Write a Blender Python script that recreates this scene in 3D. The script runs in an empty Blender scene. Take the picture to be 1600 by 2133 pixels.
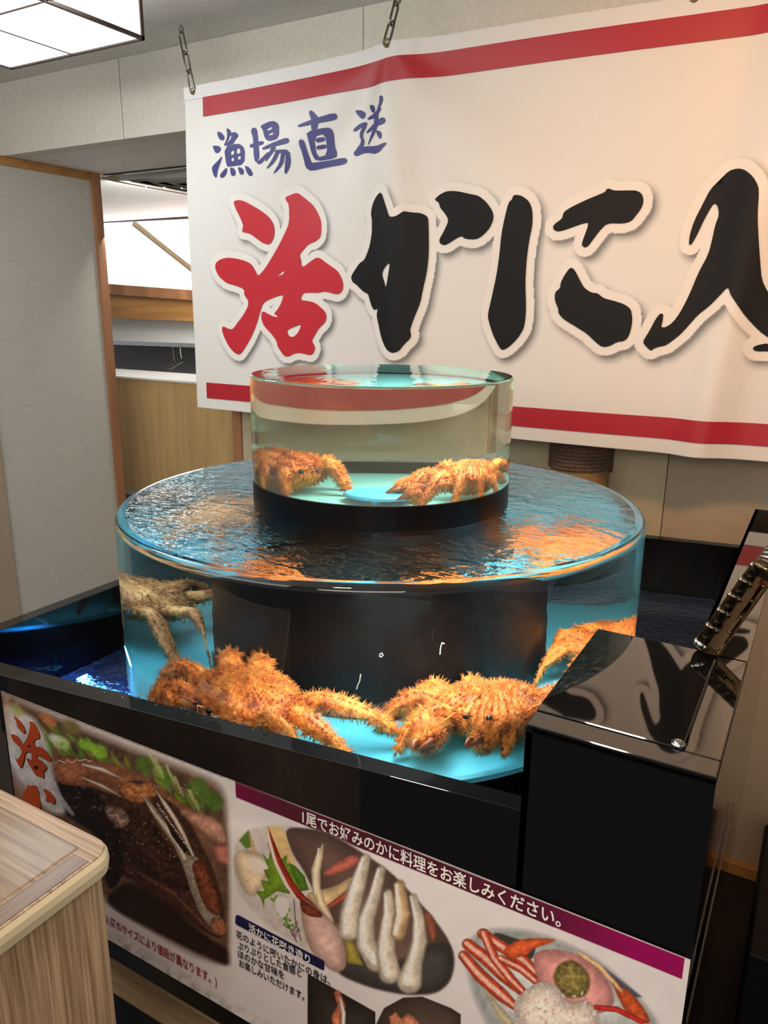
import bpy, bmesh, math, random
import numpy as np
from mathutils import Vector, Matrix, noise as mnoise
from mathutils.geometry import delaunay_2d_cdt

S = bpy.context.scene
COL = S.collection
random.seed(7)
PI = math.pi
# ---------------------------------------------------------------- units
# working units: 1 unit = K metres, origin at the lens (z = 0 at the lens height)
K = 0.78
H = 1.60
def W(p): return Vector((p[0]*K, p[1]*K, p[2]*K + H))
FLOOR = -H/K

# ---------------------------------------------------------------- camera
YAW, PITCH, ROLL, FPX = .52148834, .26193142, .01073918, 1587.85
_f = np.array([-math.sin(YAW)*math.cos(PITCH), math.cos(YAW)*math.cos(PITCH), -math.sin(PITCH)])
_r = np.array([math.cos(YAW), math.sin(YAW), 0.]); _u = np.cross(_r, _f)
_R = _r*math.cos(ROLL)+_u*math.sin(ROLL); _U = -_r*math.sin(ROLL)+_u*math.cos(ROLL)
cd = bpy.data.cameras.new('camera'); cam = bpy.data.objects.new('camera', cd); COL.objects.link(cam)
cd.sensor_fit = 'VERTICAL'; cd.sensor_height = 24.0; cd.lens = FPX/2133*24.0
cd.clip_start = .01; cd.clip_end = 60
cam.matrix_world = Matrix(((_R[0], _U[0], -_f[0], 0), (_R[1], _U[1], -_f[1], 0), (_R[2], _U[2], -_f[2], H), (0, 0, 0, 1)))
S.camera = cam
def ray(px, py): return (px-800)/FPX*_R-(py-1066.5)/FPX*_U+_f
def onz(px, py, z): d = ray(px, py); return tuple(d*z/d[2])
def ony(px, py, y): d = ray(px, py); return tuple(d*y/d[1])
def onx(px, py, x): d = ray(px, py); return tuple(d*x/d[0])

# ---------------------------------------------------------------- world, lights, exposure
S.view_settings.view_transform = 'Standard'; S.view_settings.look = 'None'
S.view_settings.gamma = 1; S.view_settings.use_curve_mapping = False
S.view_settings.exposure = -0.10
S.cycles.use_denoising = True
S.cycles.max_bounces = 20; S.cycles.transmission_bounces = 18; S.cycles.glossy_bounces = 6
S.cycles.diffuse_bounces = 4; S.cycles.sample_clamp_indirect = 6.0
wd = bpy.data.worlds.new('world'); S.world = wd; wd.use_nodes = True
wd.node_tree.nodes['Background'].inputs[0].default_value = (.86, .87, .90, 1)
wd.node_tree.nodes['Background'].inputs[1].default_value = .42
def aim(o, loc, tgt):
    o.location = W(loc); d = W(tgt)-W(loc); o.rotation_euler = d.to_track_quat('-Z', 'Y').to_euler()
def area(name, loc, tgt, sx, sy, power, col=(1, 1, 1), spread=180):
    l = bpy.data.lights.new(name, 'AREA'); l.shape = 'RECTANGLE'; l.size = sx*K; l.size_y = sy*K
    l.energy = power; l.color = col; l.spread = math.radians(spread)
    o = bpy.data.objects.new(name, l); COL.objects.link(o); aim(o, loc, tgt); return o
def spot(name, loc, tgt, power, col, ang=60, blend=.8, r=.05):
    l = bpy.data.lights.new(name, 'SPOT'); l.energy = power; l.color = col
    l.spot_size = math.radians(ang); l.spot_blend = blend; l.shadow_soft_size = r
    o = bpy.data.objects.new(name, l); COL.objects.link(o); aim(o, loc, tgt); return o
# lantern over the room, added fill lamps without a real source, warm ceiling spots over the tank
area('lantern_light', (-2.6, 1.8, .88), (-2.5, 2.2, -.5), .7, .5, 8, (.90, .95, 1))
area('room_fill', (-2.2, -1.3, .70), (-2.1, 2.4, .30), 2.4, .9, 20, (1, .97, .93))  # added fill behind the viewer, brightens walls and banner
area('poster_fill', (.3, -1.2, .45), (-.8, .93, -1.1), 1.6, .7, 18, (1, .87, .74))  # added low fill that brightens the poster
area('ceiling_fill', (-2.3, .2, .2), (-2.3, .21, 1.0), 1.6, 1.2, 26, (.97, .98, 1), 150)  # added floating lamp that only lifts the ceiling
spot('banner_spot', (.1, 1.0, 1.06), (-.42, 2.6, .05), 70, (1, .50, .20), 84, 1, .1)
spot('banner_spot_far', (1.3, 1.3, 1.06), (.1, 2.6, .3), 30, (1, .52, .22), 80, 1, .1)
spot('case_spot', (-.5, .05, 1.06), (-.7, .93, -1.15), 42, (1, .82, .70), 60, 1, .08)
area('hood_fill', (-3.7, 3.9, .70), (-4.6, 4.9, -.3), 1.0, .8, 20, (1, .98, .94))  # added lamp aimed at the kitchen hood to brighten it
# added lamps under water, standing in for overhead light the glass blocks
area('tank_fill_lamp_front', (-.62, 1.13, -.46), (-.66, 1.11, -.80), .46, .12, 3.6, (1, .99, .95), 120)
area('tank_fill_lamp_right', (-.43, 1.52, -.46), (-.42, 1.54, -.80), .12, .42, 3.6, (1, 1, .97), 120)
area('tank_fill_lamp_left', (-1.30, 1.35, -.46), (-1.32, 1.32, -.80), .12, .34, .40, (.85, .95, 1), 120)
area('tank_fill_lamp_small', (-.74, 1.50, -.165), (-.78, 1.50, -.41), .26, .26, 1.7, (1, .93, .80), 130)
area('trough_fill_lamp', (-1.49, 1.10, -.885), (-1.44, 1.10, -.95), .03, .40, 2.8, (.08, .40, 1), 170)  # added blue lamp that colours the left trough water

# ---------------------------------------------------------------- materials
def rgb(r, g, b):
    def c(v):
        v /= 255.0
        return v/12.92 if v <= .04045 else ((v+.055)/1.055)**2.4
    return (c(r), c(g), c(b))
def newmat(name):
    m = bpy.data.materials.new(name); m.use_nodes = True
    return m, m.node_tree, m.node_tree.nodes['Principled BSDF']
def mat(name, col, rough=.5, metal=0., var=.0, scale=20., stretch=(1, 1, 1), bump=0., bscale=None, coat=0., col2=None, spec=.5, sss=0.):
    m, nt, b = newmat(name); n = nt.nodes; L = nt.links
    b.inputs['Base Color'].default_value = (*col, 1); b.inputs['Roughness'].default_value = rough
    b.inputs['Metallic'].default_value = metal; b.inputs['Coat Weight'].default_value = coat
    b.inputs['Specular IOR Level'].default_value = spec
    if sss:
        b.inputs['Subsurface Weight'].default_value = sss; b.inputs['Subsurface Radius'].default_value = (1, .4, .15)
        b.inputs['Subsurface Scale'].default_value = .01
    if var or bump or col2:
        tc = n.new('ShaderNodeTexCoord'); mp = n.new('ShaderNodeMapping'); mp.inputs['Scale'].default_value = stretch
        L.new(tc.outputs['Object'], mp.inputs[0])
        nz = n.new('ShaderNodeTexNoise'); nz.inputs['Scale'].default_value = scale; nz.inputs['Detail'].default_value = 5
        L.new(mp.outputs[0], nz.inputs[0])
        c2 = col2 if col2 else tuple(max(0, c*(1-var)) for c in col)
        c1 = col if col2 else tuple(min(1, c*(1+var*.6)) for c in col)
        rp = n.new('ShaderNodeValToRGB'); rp.color_ramp.elements[0].position = .36; rp.color_ramp.elements[1].position = .66
        rp.color_ramp.elements[0].color = (*c2, 1); rp.color_ramp.elements[1].color = (*c1, 1)
        L.new(nz.outputs[0], rp.inputs[0]); L.new(rp.outputs[0], b.inputs['Base Color'])
        if bump:
            nb = n.new('ShaderNodeTexNoise'); nb.inputs['Scale'].default_value = bscale or scale*4; nb.inputs['Detail'].default_value = 4
            L.new(mp.outputs[0], nb.inputs[0])
            bp = n.new('ShaderNodeBump'); bp.inputs['Strength'].default_value = bump; bp.inputs['Distance'].default_value = .004
            L.new(nb.outputs[0], bp.inputs['Height']); L.new(bp.outputs[0], b.inputs['Normal'])
    return m
def vcmat(name, rough=.5, bump=0., coat=0.):
    m, nt, b = newmat(name)
    a = nt.nodes.new('ShaderNodeAttribute'); a.attribute_name = 'print'
    nt.links.new(a.outputs['Color'], b.inputs['Base Color'])
    b.inputs['Roughness'].default_value = rough; b.inputs['Coat Weight'].default_value = coat
    if bump:
        tc = nt.nodes.new('ShaderNodeTexCoord'); nb = nt.nodes.new('ShaderNodeTexNoise'); nb.inputs['Scale'].default_value = 400
        nt.links.new(tc.outputs['Object'], nb.inputs[0]); bp = nt.nodes.new('ShaderNodeBump')
        bp.inputs['Strength'].default_value = bump; bp.inputs['Distance'].default_value = .001
        nt.links.new(nb.outputs[0], bp.inputs['Height']); nt.links.new(bp.outputs[0], b.inputs['Normal'])
    return m
def emis(name, col, st):
    m = bpy.data.materials.new(name); m.use_nodes = True; nt = m.node_tree; nt.nodes.clear()
    e = nt.nodes.new('ShaderNodeEmission'); e.inputs[0].default_value = (*col, 1); e.inputs[1].default_value = st
    o = nt.nodes.new('ShaderNodeOutputMaterial'); nt.links.new(e.outputs[0], o.inputs[0]); return m
def glass(name, ior, col=(1, 1, 1), rough=0., bump=0., scales=((30, 1),), dist=.004, stretch=(1, 1, 1), haze=0., hazecol=(.8, .8, .64)):
    m = bpy.data.materials.new(name); m.use_nodes = True; nt = m.node_tree; nt.nodes.clear(); n = nt.nodes; L = nt.links
    g = n.new('ShaderNodeBsdfGlass'); g.inputs['Color'].default_value = (*col, 1); g.inputs['Roughness'].default_value = rough
    g.inputs['IOR'].default_value = ior
    o = n.new('ShaderNodeOutputMaterial'); L.new(g.outputs[0], o.inputs[0])
    if haze:
        df = n.new('ShaderNodeBsdfDiffuse'); df.inputs[0].default_value = (*hazecol, 1); tr = n.new('ShaderNodeBsdfTranslucent'); tr.inputs[0].default_value = (*hazecol, 1)
        m1 = n.new('ShaderNodeMixShader'); L.new(df.outputs[0], m1.inputs[1]); L.new(tr.outputs[0], m1.inputs[2]); m1.inputs[0].default_value = .5
        m2 = n.new('ShaderNodeMixShader'); m2.inputs[0].default_value = haze; L.new(g.outputs[0], m2.inputs[1]); L.new(m1.outputs[0], m2.inputs[2]); L.new(m2.outputs[0], o.inputs[0])
    if bump:
        tc = n.new('ShaderNodeTexCoord'); mp = n.new('ShaderNodeMapping'); mp.inputs['Scale'].default_value = stretch
        L.new(tc.outputs['Object'], mp.inputs[0]); prev = None
        for sc, wt in scales:
            nz = n.new('ShaderNodeTexNoise'); nz.inputs['Scale'].default_value = sc; nz.inputs['Detail'].default_value = 2
            nz.inputs['Distortion'].default_value = .4
            L.new(mp.outputs[0], nz.inputs[0])
            mu = n.new('ShaderNodeMath'); mu.operation = 'MULTIPLY'; mu.inputs[1].default_value = wt; L.new(nz.outputs[0], mu.inputs[0])
            if prev:
                ad = n.new('ShaderNodeMath'); L.new(prev.outputs[0], ad.inputs[0]); L.new(mu.outputs[0], ad.inputs[1]); prev = ad
            else: prev = mu
        bp = n.new('ShaderNodeBump'); bp.inputs['Strength'].default_value = bump; bp.inputs['Distance'].default_value = dist
        L.new(prev.outputs[0], bp.inputs['Height']); L.new(bp.outputs[0], g.inputs['Normal'])
    return m
M = {}
M['wallpaper'] = mat('wallpaper', rgb(228, 223, 210), .85, var=.05, scale=60, bump=.5, bscale=350)
M['ceiling'] = mat('ceiling_paper', rgb(238, 237, 232), .9, var=.05, scale=50, bump=.8, bscale=400)
M['beigewall'] = mat('beige_wall', rgb(196, 184, 152), .8, var=.04, scale=40, bump=.2)
M['tanwall'] = mat('tan_wall', rgb(184, 166, 142), .8, var=.04, scale=40, bump=.2)
M['panelcloth'] = mat('linen_panel', rgb(226, 220, 206), .85, var=.06, scale=30, stretch=(4, 1, 8), bump=.6, bscale=200)
M['wood'] = mat('reddish_wood', rgb(176, 122, 84), .5, var=.25, scale=12, stretch=(1, 1, .12))
M['woodh'] = mat('amber_wood', rgb(190, 136, 74), .5, var=.22, scale=14, stretch=(.15, 1, 2))
M['ply'] = mat('pale_veneer', rgb(208, 172, 112), .5, var=.12, scale=10, stretch=(3, 3, .2))
M['darkwood'] = mat('dark_lantern_wood', rgb(74, 58, 48), .5, var=.2, scale=20)
M['black'] = mat('black_acrylic', (.0045, .0045, .005), .05, coat=.3, spec=.5)
M['lidblack'] = mat('black_lid_acrylic', (.006, .0055, .005), .03, coat=.6, spec=.6)
M['blackmatte'] = mat('black_board', (.006, .006, .006), .30, var=.3, scale=30, spec=.3)
M['drum'] = mat('black_drum', (.0022, .0026, .003), .45, var=.5, scale=40, spec=.12)
M['ring'] = mat('black_ring', (.003, .003, .0035), .35, spec=.1)
M['floor'] = mat('dark_floor', rgb(38, 32, 28), .45, var=.3, scale=10)
M['steel'] = mat('brushed_steel', rgb(200, 202, 200), .22, metal=1.)
M['chrome'] = mat('chrome', rgb(215, 212, 205), .08, metal=1.)
M['chain'] = mat('zinc_chain', rgb(150, 148, 142), .25, metal=1., var=.3, scale=150)
M['brass'] = mat('eyelet_brass', rgb(150, 130, 90), .3, metal=1.)
M['grey'] = mat('grey_recess', rgb(104, 104, 100), .45, var=.1, scale=8)
M['white'] = mat('white_plastic', rgb(232, 232, 226), .35)
M['rope'] = mat('brown_rope', rgb(112, 86, 72), .85, var=.35, scale=160, bump=.8, bscale=500)
M['pillar'] = mat('brown_pillar', rgb(150, 118, 74), .6, var=.12, scale=20, stretch=(1, 1, .3))
M['red'] = mat('red_print', rgb(172, 26, 38), .42, var=.03, scale=4)
M['redchar'] = mat('red_character_print', rgb(192, 34, 46), .42)
M['ink'] = mat('black_character_print', rgb(20, 19, 19), .6, spec=.25)
M['navy'] = mat('navy_character_print', rgb(44, 40, 116), .45)
M['banner'] = vcmat('banner_vinyl', .38, .15)
M['poster'] = vcmat('poster_print', .35, .05)
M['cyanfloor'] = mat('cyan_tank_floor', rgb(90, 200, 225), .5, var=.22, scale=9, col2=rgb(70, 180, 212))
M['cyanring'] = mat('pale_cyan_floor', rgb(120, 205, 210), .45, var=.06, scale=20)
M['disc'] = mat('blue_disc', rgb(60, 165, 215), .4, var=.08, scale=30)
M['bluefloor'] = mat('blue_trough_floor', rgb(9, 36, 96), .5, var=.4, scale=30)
M['acrylic'] = glass('acrylic_outer', 1.49, (.965, .99, .985), bump=.06, scales=((9, 1), (45, .15)), dist=.002)
M['acrylic_in'] = glass('acrylic_inner', 1.49/1.333, (.985, 1, .995), bump=.22, scales=((30, 1), (80, .3)), dist=.003, stretch=(1, 1, .3), haze=.003, hazecol=(.7, .8, .78))
M['acrylic_in_small'] = glass('acrylic_inner_small', 1.49/1.333, (.97, .965, .90), rough=.04, bump=.06, scales=((14, 1),), dist=.002, haze=.075)
M['acrylic_small'] = glass('acrylic_outer_small', 1.49, (.985, .98, .93), bump=.05, scales=((12, 1),), dist=.0015)
M['water'] = glass('rippling_water', 1.333, (.97, 1, 1), bump=.6, scales=((30, 1), (75, .35)), dist=.011, stretch=(.8, 1.25, 1))
M['calmwater'] = glass('calm_water', 1.333, (.98, 1, 1), bump=.25, scales=((9, 1), (40, .1)), dist=.006)
M['clear'] = glass('clear_film', 1.45, (.95, .95, .93))
M['smoke'] = glass('smoky_tube', 1.15, (.55, .47, .38), rough=.02)
M['counterwood'] = None

def woodlam(name, c1, c2, ang, scale=1.0, rough=.4):
    m, nt, b = newmat(name); n = nt.nodes; L = nt.links
    tc = n.new('ShaderNodeTexCoord'); mp = n.new('ShaderNodeMapping'); mp.name = 'grain'
    L.new(tc.outputs['Object'], mp.inputs[0])
    mp.inputs['Scale'].default_value = ang
    wv = n.new('ShaderNodeTexNoise'); wv.inputs['Scale'].default_value = scale; wv.inputs['Detail'].default_value = 3; wv.inputs['Roughness'].default_value = .6
    L.new(mp.outputs[0], wv.inputs[0])
    rp = n.new('ShaderNodeValToRGB'); rp.color_ramp.elements[0].color = (*c1, 1); rp.color_ramp.elements[1].color = (*c2, 1)
    rp.color_ramp.elements[0].position = .36; rp.color_ramp.elements[1].position = .64
    L.new(wv.outputs[0], rp.inputs[0]); L.new(rp.outputs[0], b.inputs['Base Color']); b.inputs['Roughness'].default_value = rough
    return m
M['countertop'] = woodlam('striped_laminate_top', rgb(120, 92, 64), rgb(176, 146, 112), (5, 210, 5), 1, .35)
M['counterside'] = woodlam('striped_laminate_side', rgb(138, 108, 78), rgb(190, 160, 124), (5, 230, 5), 1, .5)
M['edging'] = mat('cream_edging', rgb(222, 204, 166), .3, coat=.3)
M['strip'] = woodlam('brown_strip', rgb(84, 62, 44), rgb(120, 94, 70), (240, 5, 5), 1, .3)
M['beam'] = woodlam('unfinished_timber', rgb(150, 124, 88), rgb(196, 170, 130), (3, 50, 70), 1, .6)

# ---------------------------------------------------------------- object helpers
def tag(o, label=None, cat=None, group=None, kind=None):
    if label: o['label'] = label
    if cat: o['category'] = cat
    if group: o['group'] = group
    if kind: o['kind'] = kind
    return o
def empty(name, loc, label=None, cat=None, group=None):
    o = bpy.data.objects.new(name, None); COL.objects.link(o); o.location = W(loc); o.empty_display_size = .05
    tag(o, label, cat, group); return o
def mesh(name, V, F, m, parent=None, smooth=False, origin=None, mi=None, local=False):
    """V in working units, world placed (or local=True: relative to the parent)"""
    me = bpy.data.meshes.new(name)
    if local: P = [(v[0]*K, v[1]*K, v[2]*K) for v in V]; loc = Vector((0, 0, 0))
    else:
        if parent is not None:
            base = parent.location if parent.parent is None else parent.location+parent.parent.location
            loc = Vector((0, 0, 0)) if origin is None else W(origin)-base
            ref = base+loc
        else:
            if origin is None:
                A = np.array(V); c = (A.min(0)+A.max(0))/2; origin = (c[0], c[1], A[:, 2].min())
            loc = W(origin); ref = loc
        P = [tuple(W(v)-ref) for v in V]
    me.from_pydata(P, [], F); me.update()
    mats = m if isinstance(m, (list, tuple)) else [m]
    for x in mats: me.materials.append(x)
    if mi is not None: me.polygons.foreach_set('material_index', mi)
    if smooth: me.polygons.foreach_set('use_smooth', [True]*len(me.polygons))
    o = bpy.data.objects.new(name, me); COL.objects.link(o); o.location = loc
    if parent is not None: o.parent = parent
    return o
def boxVF(x0, x1, y0, y1, z0, z1, bev=0, seg=2):
    bm = bmesh.new(); bmesh.ops.create_cube(bm, size=1)
    for v in bm.verts:
        v.co = Vector((x0 if v.co.x < 0 else x1, y0 if v.co.y < 0 else y1, z0 if v.co.z < 0 else z1))
    if bev: bmesh.ops.bevel(bm, geom=list(bm.edges), offset=bev, segments=seg, affect='EDGES', profile=.5)
    bm.verts.index_update()
    V = [tuple(v.co) for v in bm.verts]; F = [[v.index for v in f.verts] for f in bm.faces]; bm.free(); return V, F
def box(name, x0, x1, y0, y1, z0, z1, m, parent=None, bev=0, **k):
    V, F = boxVF(x0, x1, y0, y1, z0, z1, bev); return mesh(name, V, F, m, parent, **k)
def cat_(*parts):
    V, F = [], []
    for v, f in parts:
        n = len(V); V += list(v); F += [[i+n for i in q] for q in f]
    return V, F
def prism(poly, z0, z1):
    n = len(poly); V = [(x, y, z0) for x, y in poly]+[(x, y, z1) for x, y in poly]
    F = [list(range(n))[::-1], [n+i for i in range(n)]]+[[i, (i+1) % n, n+(i+1) % n, n+i] for i in range(n)]
    return V, F
def slab(pts, y, th):
    """flat board standing in plane y, outline = picture positions seen on that plane, thickness th backwards"""
    P = [ony(a, b, y) for a, b in pts]; n = len(P)
    V = [(p[0], y, p[2]) for p in P]+[(p[0], y+th, p[2]) for p in P]
    F = [list(range(n)), [n+i for i in range(n)][::-1]]+[[i, n+i, n+(i+1) % n, (i+1) % n] for i in range(n)]
    return V, F
def lathe(prof, c, n=96, close=False):
    V, F = [], []
    for r, z in prof:
        for i in range(n):
            a = 2*PI*i/n; V.append((c[0]+r*math.cos(a), c[1]+r*math.sin(a), z))
    m = len(prof)
    for j in range(m-1+(1 if close else 0)):
        k = (j+1) % m
        for i in range(n):
            F.append([j*n+i, j*n+(i+1) % n, k*n+(i+1) % n, k*n+i])
    return V, F
def tube(pts, rad, n=8, closed=False, caps=True, flat=1.0):
    P = [Vector(p) for p in pts]; m = len(P)
    if not hasattr(rad, '__len__'): rad = [rad]*m
    V, F = [], []; up = None
    for i in range(m):
        if closed: t = (P[(i+1) % m]-P[i-1]).normalized()
        else: t = (P[min(i+1, m-1)]-P[max(i-1, 0)]).normalized()
        if up is None:
            up = Vector((0, 0, 1)) if abs(t.z) < .9 else Vector((1, 0, 0))
        s = t.cross(up).normalized(); up = s.cross(t).normalized()
        for k in range(n):
            a = 2*PI*k/n; V.append(tuple(P[i]+(s*math.cos(a)+up*math.sin(a)*flat)*rad[i]))
    for i in range(m if closed else m-1):
        j = (i+1) % m
        for k in range(n): F.append([i*n+k, j*n+k, j*n+(k+1) % n, i*n+(k+1) % n])
    if caps and not closed:
        F.append([k for k in range(n)]); F.append([(m-1)*n+k for k in range(n)][::-1])
    return V, F
def ball(c, r, n=12, m=8, sc=(1, 1, 1)):
    V = [(c[0], c[1], c[2]+r*sc[2])]; F = []
    for j in range(1, m):
        p = PI*j/m
        for i in range(n):
            a = 2*PI*i/n; V.append((c[0]+r*sc[0]*math.sin(p)*math.cos(a), c[1]+r*sc[1]*math.sin(p)*math.sin(a), c[2]+r*sc[2]*math.cos(p)))
    V.append((c[0], c[1], c[2]-r*sc[2])); b = len(V)-1
    for i in range(n):
        F.append([0, 1+i, 1+(i+1) % n]); F.append([b, 1+(m-2)*n+(i+1) % n, 1+(m-2)*n+i])
    for j in range(m-2):
        for i in range(n): F.append([1+j*n+i, 1+(j+1)*n+i, 1+(j+1)*n+(i+1) % n, 1+j*n+(i+1) % n])
    return V, F
def struct(o): o['kind'] = 'structure'; return o

# ================================================================ SETTING
CEIL, BEAM = 1.095, .754
struct(box('ceiling', -8, 5, -3.5, 2.80, CEIL, CEIL+.08, M['ceiling']))
struct(box('ceiling_alcove', -6.5, 3.5, 2.861, 5.35, BEAM, BEAM+.06, M['ceiling']))
struct(box('floor', -8, 5, -6, 6.2, FLOOR-.05, FLOOR, M['floor']))
struct(box('trim_1', -6.5, 3.5, 2.78, 2.86, BEAM, CEIL, M['wallpaper'], bev=.003))         # header beam
xl = ony(505, 900, 2.80)[0]
# back wall under the banner: two panels with a seam
sx = ony(1385, 1020, 2.80)[0]
struct(box('wall_back', xl, sx, 2.80, 2.90, FLOOR, BEAM, M['beigewall']))
struct(box('wall_back_right', sx+.004, 3.5, 2.795, 2.90, FLOOR, BEAM, M['tanwall']))
struct(box('baseboard_back', -.6, 3.5, 2.765, 2.795, FLOOR, FLOOR+.05, M['woodh'], bev=.004))
jx = ony(1560, 1400, 2.79)[0]
struct(box('trim_2', jx, jx+.005, 2.789, 2.796, FLOOR+.05, -.45, M['darkwood']))           # wall joint
# wooden jamb at the end of the wall
struct(box('trim_3', ony(487, 900, 2.80)[0], xl, 2.79, 2.92, FLOOR, BEAM, M['wood'], bev=.004))
# partition on the left with timber edging
struct(box('wall_left', -4.00, -3.95, 2.56, 3.34, FLOOR, BEAM-.03, M['panelcloth']))
struct(box('trim_4', -4.01, -3.94, 2.56, 3.34, BEAM-.045, BEAM, M['woodh'], bev=.003))
struct(box('trim_5', -4.01, -3.93, 3.34, 3.40, FLOOR, BEAM, M['wood'], bev=.004))
struct(box('wall_left_near', -4.6, -3.935, 1.2, 2.565, FLOOR, BEAM, M['tanwall'], bev=.004))
# wallpaper joints on the beam
for i, px in enumerate((246, 756)):
    x = ony(px, 120, 2.78)[0]
    struct(box('trim_%d' % (6+i), x, x+.003, 2.7785, 2.781, BEAM+.0, CEIL, mat('joint_%d' % i, rgb(150, 146, 136), .9)))

# ================================================================ OPEN KITCHEN BEHIND THE PARTITION
g = struct(mesh('trim_8', *slab([(180, 452), (600, 434), (600, 446), (180, 466)], 5.30, .06), M['darkwood']))
lw = mesh('backlit_panel', *slab([(180, 466), (600, 446), (600, 625), (180, 585)], 5.36, .04), emis('backlit_white', (.95, .98, 1), 6))
tag(lw, 'bright backlit white panel high above the kitchen hatch', 'light panel')
p0, p1 = ony(280, 466, 5.2), ony(415, 572, 5.2)
o = mesh('slanted_bar', *tube([p0, p1], .028, 6), mat('bar_tan', rgb(168, 150, 122), .5)); tag(o, 'thin tan bar slanting across the bright backlit panel', 'bar')
o = mesh('wood_rail', *slab([(180, 588), (600, 620), (600, 640), (180, 609)], 4.55, .80), M['wood']); tag(o, 'reddish brown timber rail below the backlit panel', 'rail')
o = mesh('wood_fascia', *slab([(180, 609), (600, 640), (600, 676), (180, 661)], 4.60, .10), M['woodh']); tag(o, 'amber wooden fascia board under the timber rail', 'board')
hd = empty('range_hood', ony(300, 700, 4.7), 'white and steel hood shelf in the kitchen hatch with dark recess', 'hood')
mesh('hood_panel', *slab([(210, 661), (600, 674), (600, 722), (210, 712)], 4.72, .64), M['white'], hd)
mesh('steel_edge', *slab([(210, 709), (600, 722), (600, 731), (210, 717)], 4.68, .68), M['steel'], hd)
mesh('back_recess', *slab([(210, 716), (600, 728), (600, 785), (210, 796)], 4.90, .45), M['grey'], hd)
hk = []
for dx in (0, 15): hk.append([ony(360+dx, 722, 4.675), ony(363+dx, 748, 4.66), ony(366+dx, 754, 4.6), ony(340+dx, 769, 4.5)])
hk = hk[0]+hk[1][::-1]
o = mesh('wire_hook', *tube(hk, .004, 6), M['chrome']); tag(o, 'small bent wire hook hanging below the steel shelf edge', 'hook')
cf = empty('kitchen_counter', ony(350, 1000, 3.7), 'tall pale veneer counter front with a thin white top edge', 'counter')
pts = []
xa, xb = ony(235, 900, 3.75)[0], ony(489, 900, 3.75)[0]
poly = [(xa-.5, 3.75), (xb-.18, 3.75)]+[(xb-.18+.18*math.sin(a), 3.93-.18*math.cos(a)) for a in np.linspace(.1, PI/2, 8)]+[(xb, 4.2), (xa-.5, 4.2)]
zt = ony(300, 791, 3.75)[2]
mesh('counter_front', *prism(poly, FLOOR, zt), M['ply'], cf)
V, F = prism([(x, y-.01) for x, y in poly], zt, zt+.012); mesh('top_edge', V, F, M['white'], cf)
o = box('grey_box', *(lambda a, b: (a[0], b[0]))(ony(253, 1025, 3.55), ony(292, 1025, 3.55)), 3.5, 3.62, FLOOR, ony(270, 1023, 3.55)[2], M['grey'], bev=.008)
tag(o, 'light grey box standing against the pale veneer counter behind the tank', 'box')
# air vent in the alcove ceiling
vt = empty('air_vent', (-3.4, 3.9, BEAM), 'square polished metal air vent with concentric louvres in the alcove ceiling', 'air vent')
vx0, vx1, vy0, vy1 = -3.97, -2.9, 3.42, 4.45
def ringVF(d, w, z0, z1):
    a, b, c, e = vx0+d, vx1-d, vy0+d, vy1-d
    o = [(a, c), (b, c), (b, e), (a, e)]; i = [(a+w, c+w), (b-w, c+w), (b-w, e-w), (a+w, e-w)]
    V = [(*p, z0) for p in o]+[(*p, z1) for p in i]+[(*p, z0+.006) for p in o]+[(*p, z1+.006) for p in i]; F = []
    for k in range(4):
        j = (k+1) % 4; F += [[k, j, 4+j, 4+k], [8+k, 12+k, 12+j, 8+j], [k, 8+k, 8+j, j], [4+k, 4+j, 12+j, 12+k]]
    return V, F
mesh('frame', *ringVF(0, .06, BEAM-.02, BEAM-.035), M['chrome'], vt)
for d in (.09, .17, .25, .33, .41): mesh('louvre', *ringVF(d, .05, BEAM-.012, BEAM-.034), M['steel'], vt)
box('duct_plate', vx0+.02, vx1-.02, vy0+.02, vy1-.02, BEAM-.006, BEAM-.001, M['blackmatte'], vt)

struct(box('wall_kitchen', -8, -2.5, 5.36, 5.42, FLOOR, ony(300, 596, 5.36)[2]-.02, M['beigewall']))
# ================================================================ LANTERN
ln = empty('ceiling_lantern', (-2.6, 2.0, CEIL), 'large square paper ceiling lantern with dark wooden frame, glowing white', 'ceiling light')
LX0, LX1, LY0, LY1, LZ = -2.99, -2.25, 1.40, 2.19, .90
DIF = emis('lantern_paper', (.97, 1, .98), 2.0)
for sxx in range(2):
    for syy in range(2):
        x0 = LX0+.012+(LX1-LX0-.024)*sxx/2; x1 = x0+(LX1-LX0-.024)/2-.004
        y0 = LY0+.012+(LY1-LY0-.024)*syy/2; y1 = y0+(LY1-LY0-.024)/2-.004
        box('diffuser', x0, x1, y0, y1, LZ+.004, LZ+.008, DIF, ln)
box('side_diffuser', LX1-.010, LX1-.006, LY0+.01, LY1-.01, LZ+.01, CEIL-.002, DIF, ln)
box('side_diffuser', LX0+.01, LX1-.01, LY0+.006, LY0+.010, LZ+.01, CEIL-.002, DIF, ln)
f = []
for z in (LZ, CEIL-.014):
    f += [boxVF(LX0, LX1, LY0, LY0+.012, z, z+.012), boxVF(LX0, LX1, LY1-.012, LY1, z, z+.012), boxVF(LX0, LX0+.012, LY0, LY1, z, z+.012), boxVF(LX1-.012, LX1, LY0, LY1, z, z+.012)]
for x in (LX0, LX1-.012):
    for y in (LY0, LY1-.012): f.append(boxVF(x, x+.012, y, y+.012, LZ, CEIL))
f.append(boxVF(LX0, LX1, (LY0+LY1)/2-.002, (LY0+LY1)/2+.002, LZ+.001, LZ+.012)); f.append(boxVF((LX0+LX1)/2-.002, (LX0+LX1)/2+.002, LY0, LY1, LZ+.001, LZ+.012))
mesh('frame', *cat_(*f), M['darkwood'], ln)
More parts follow.
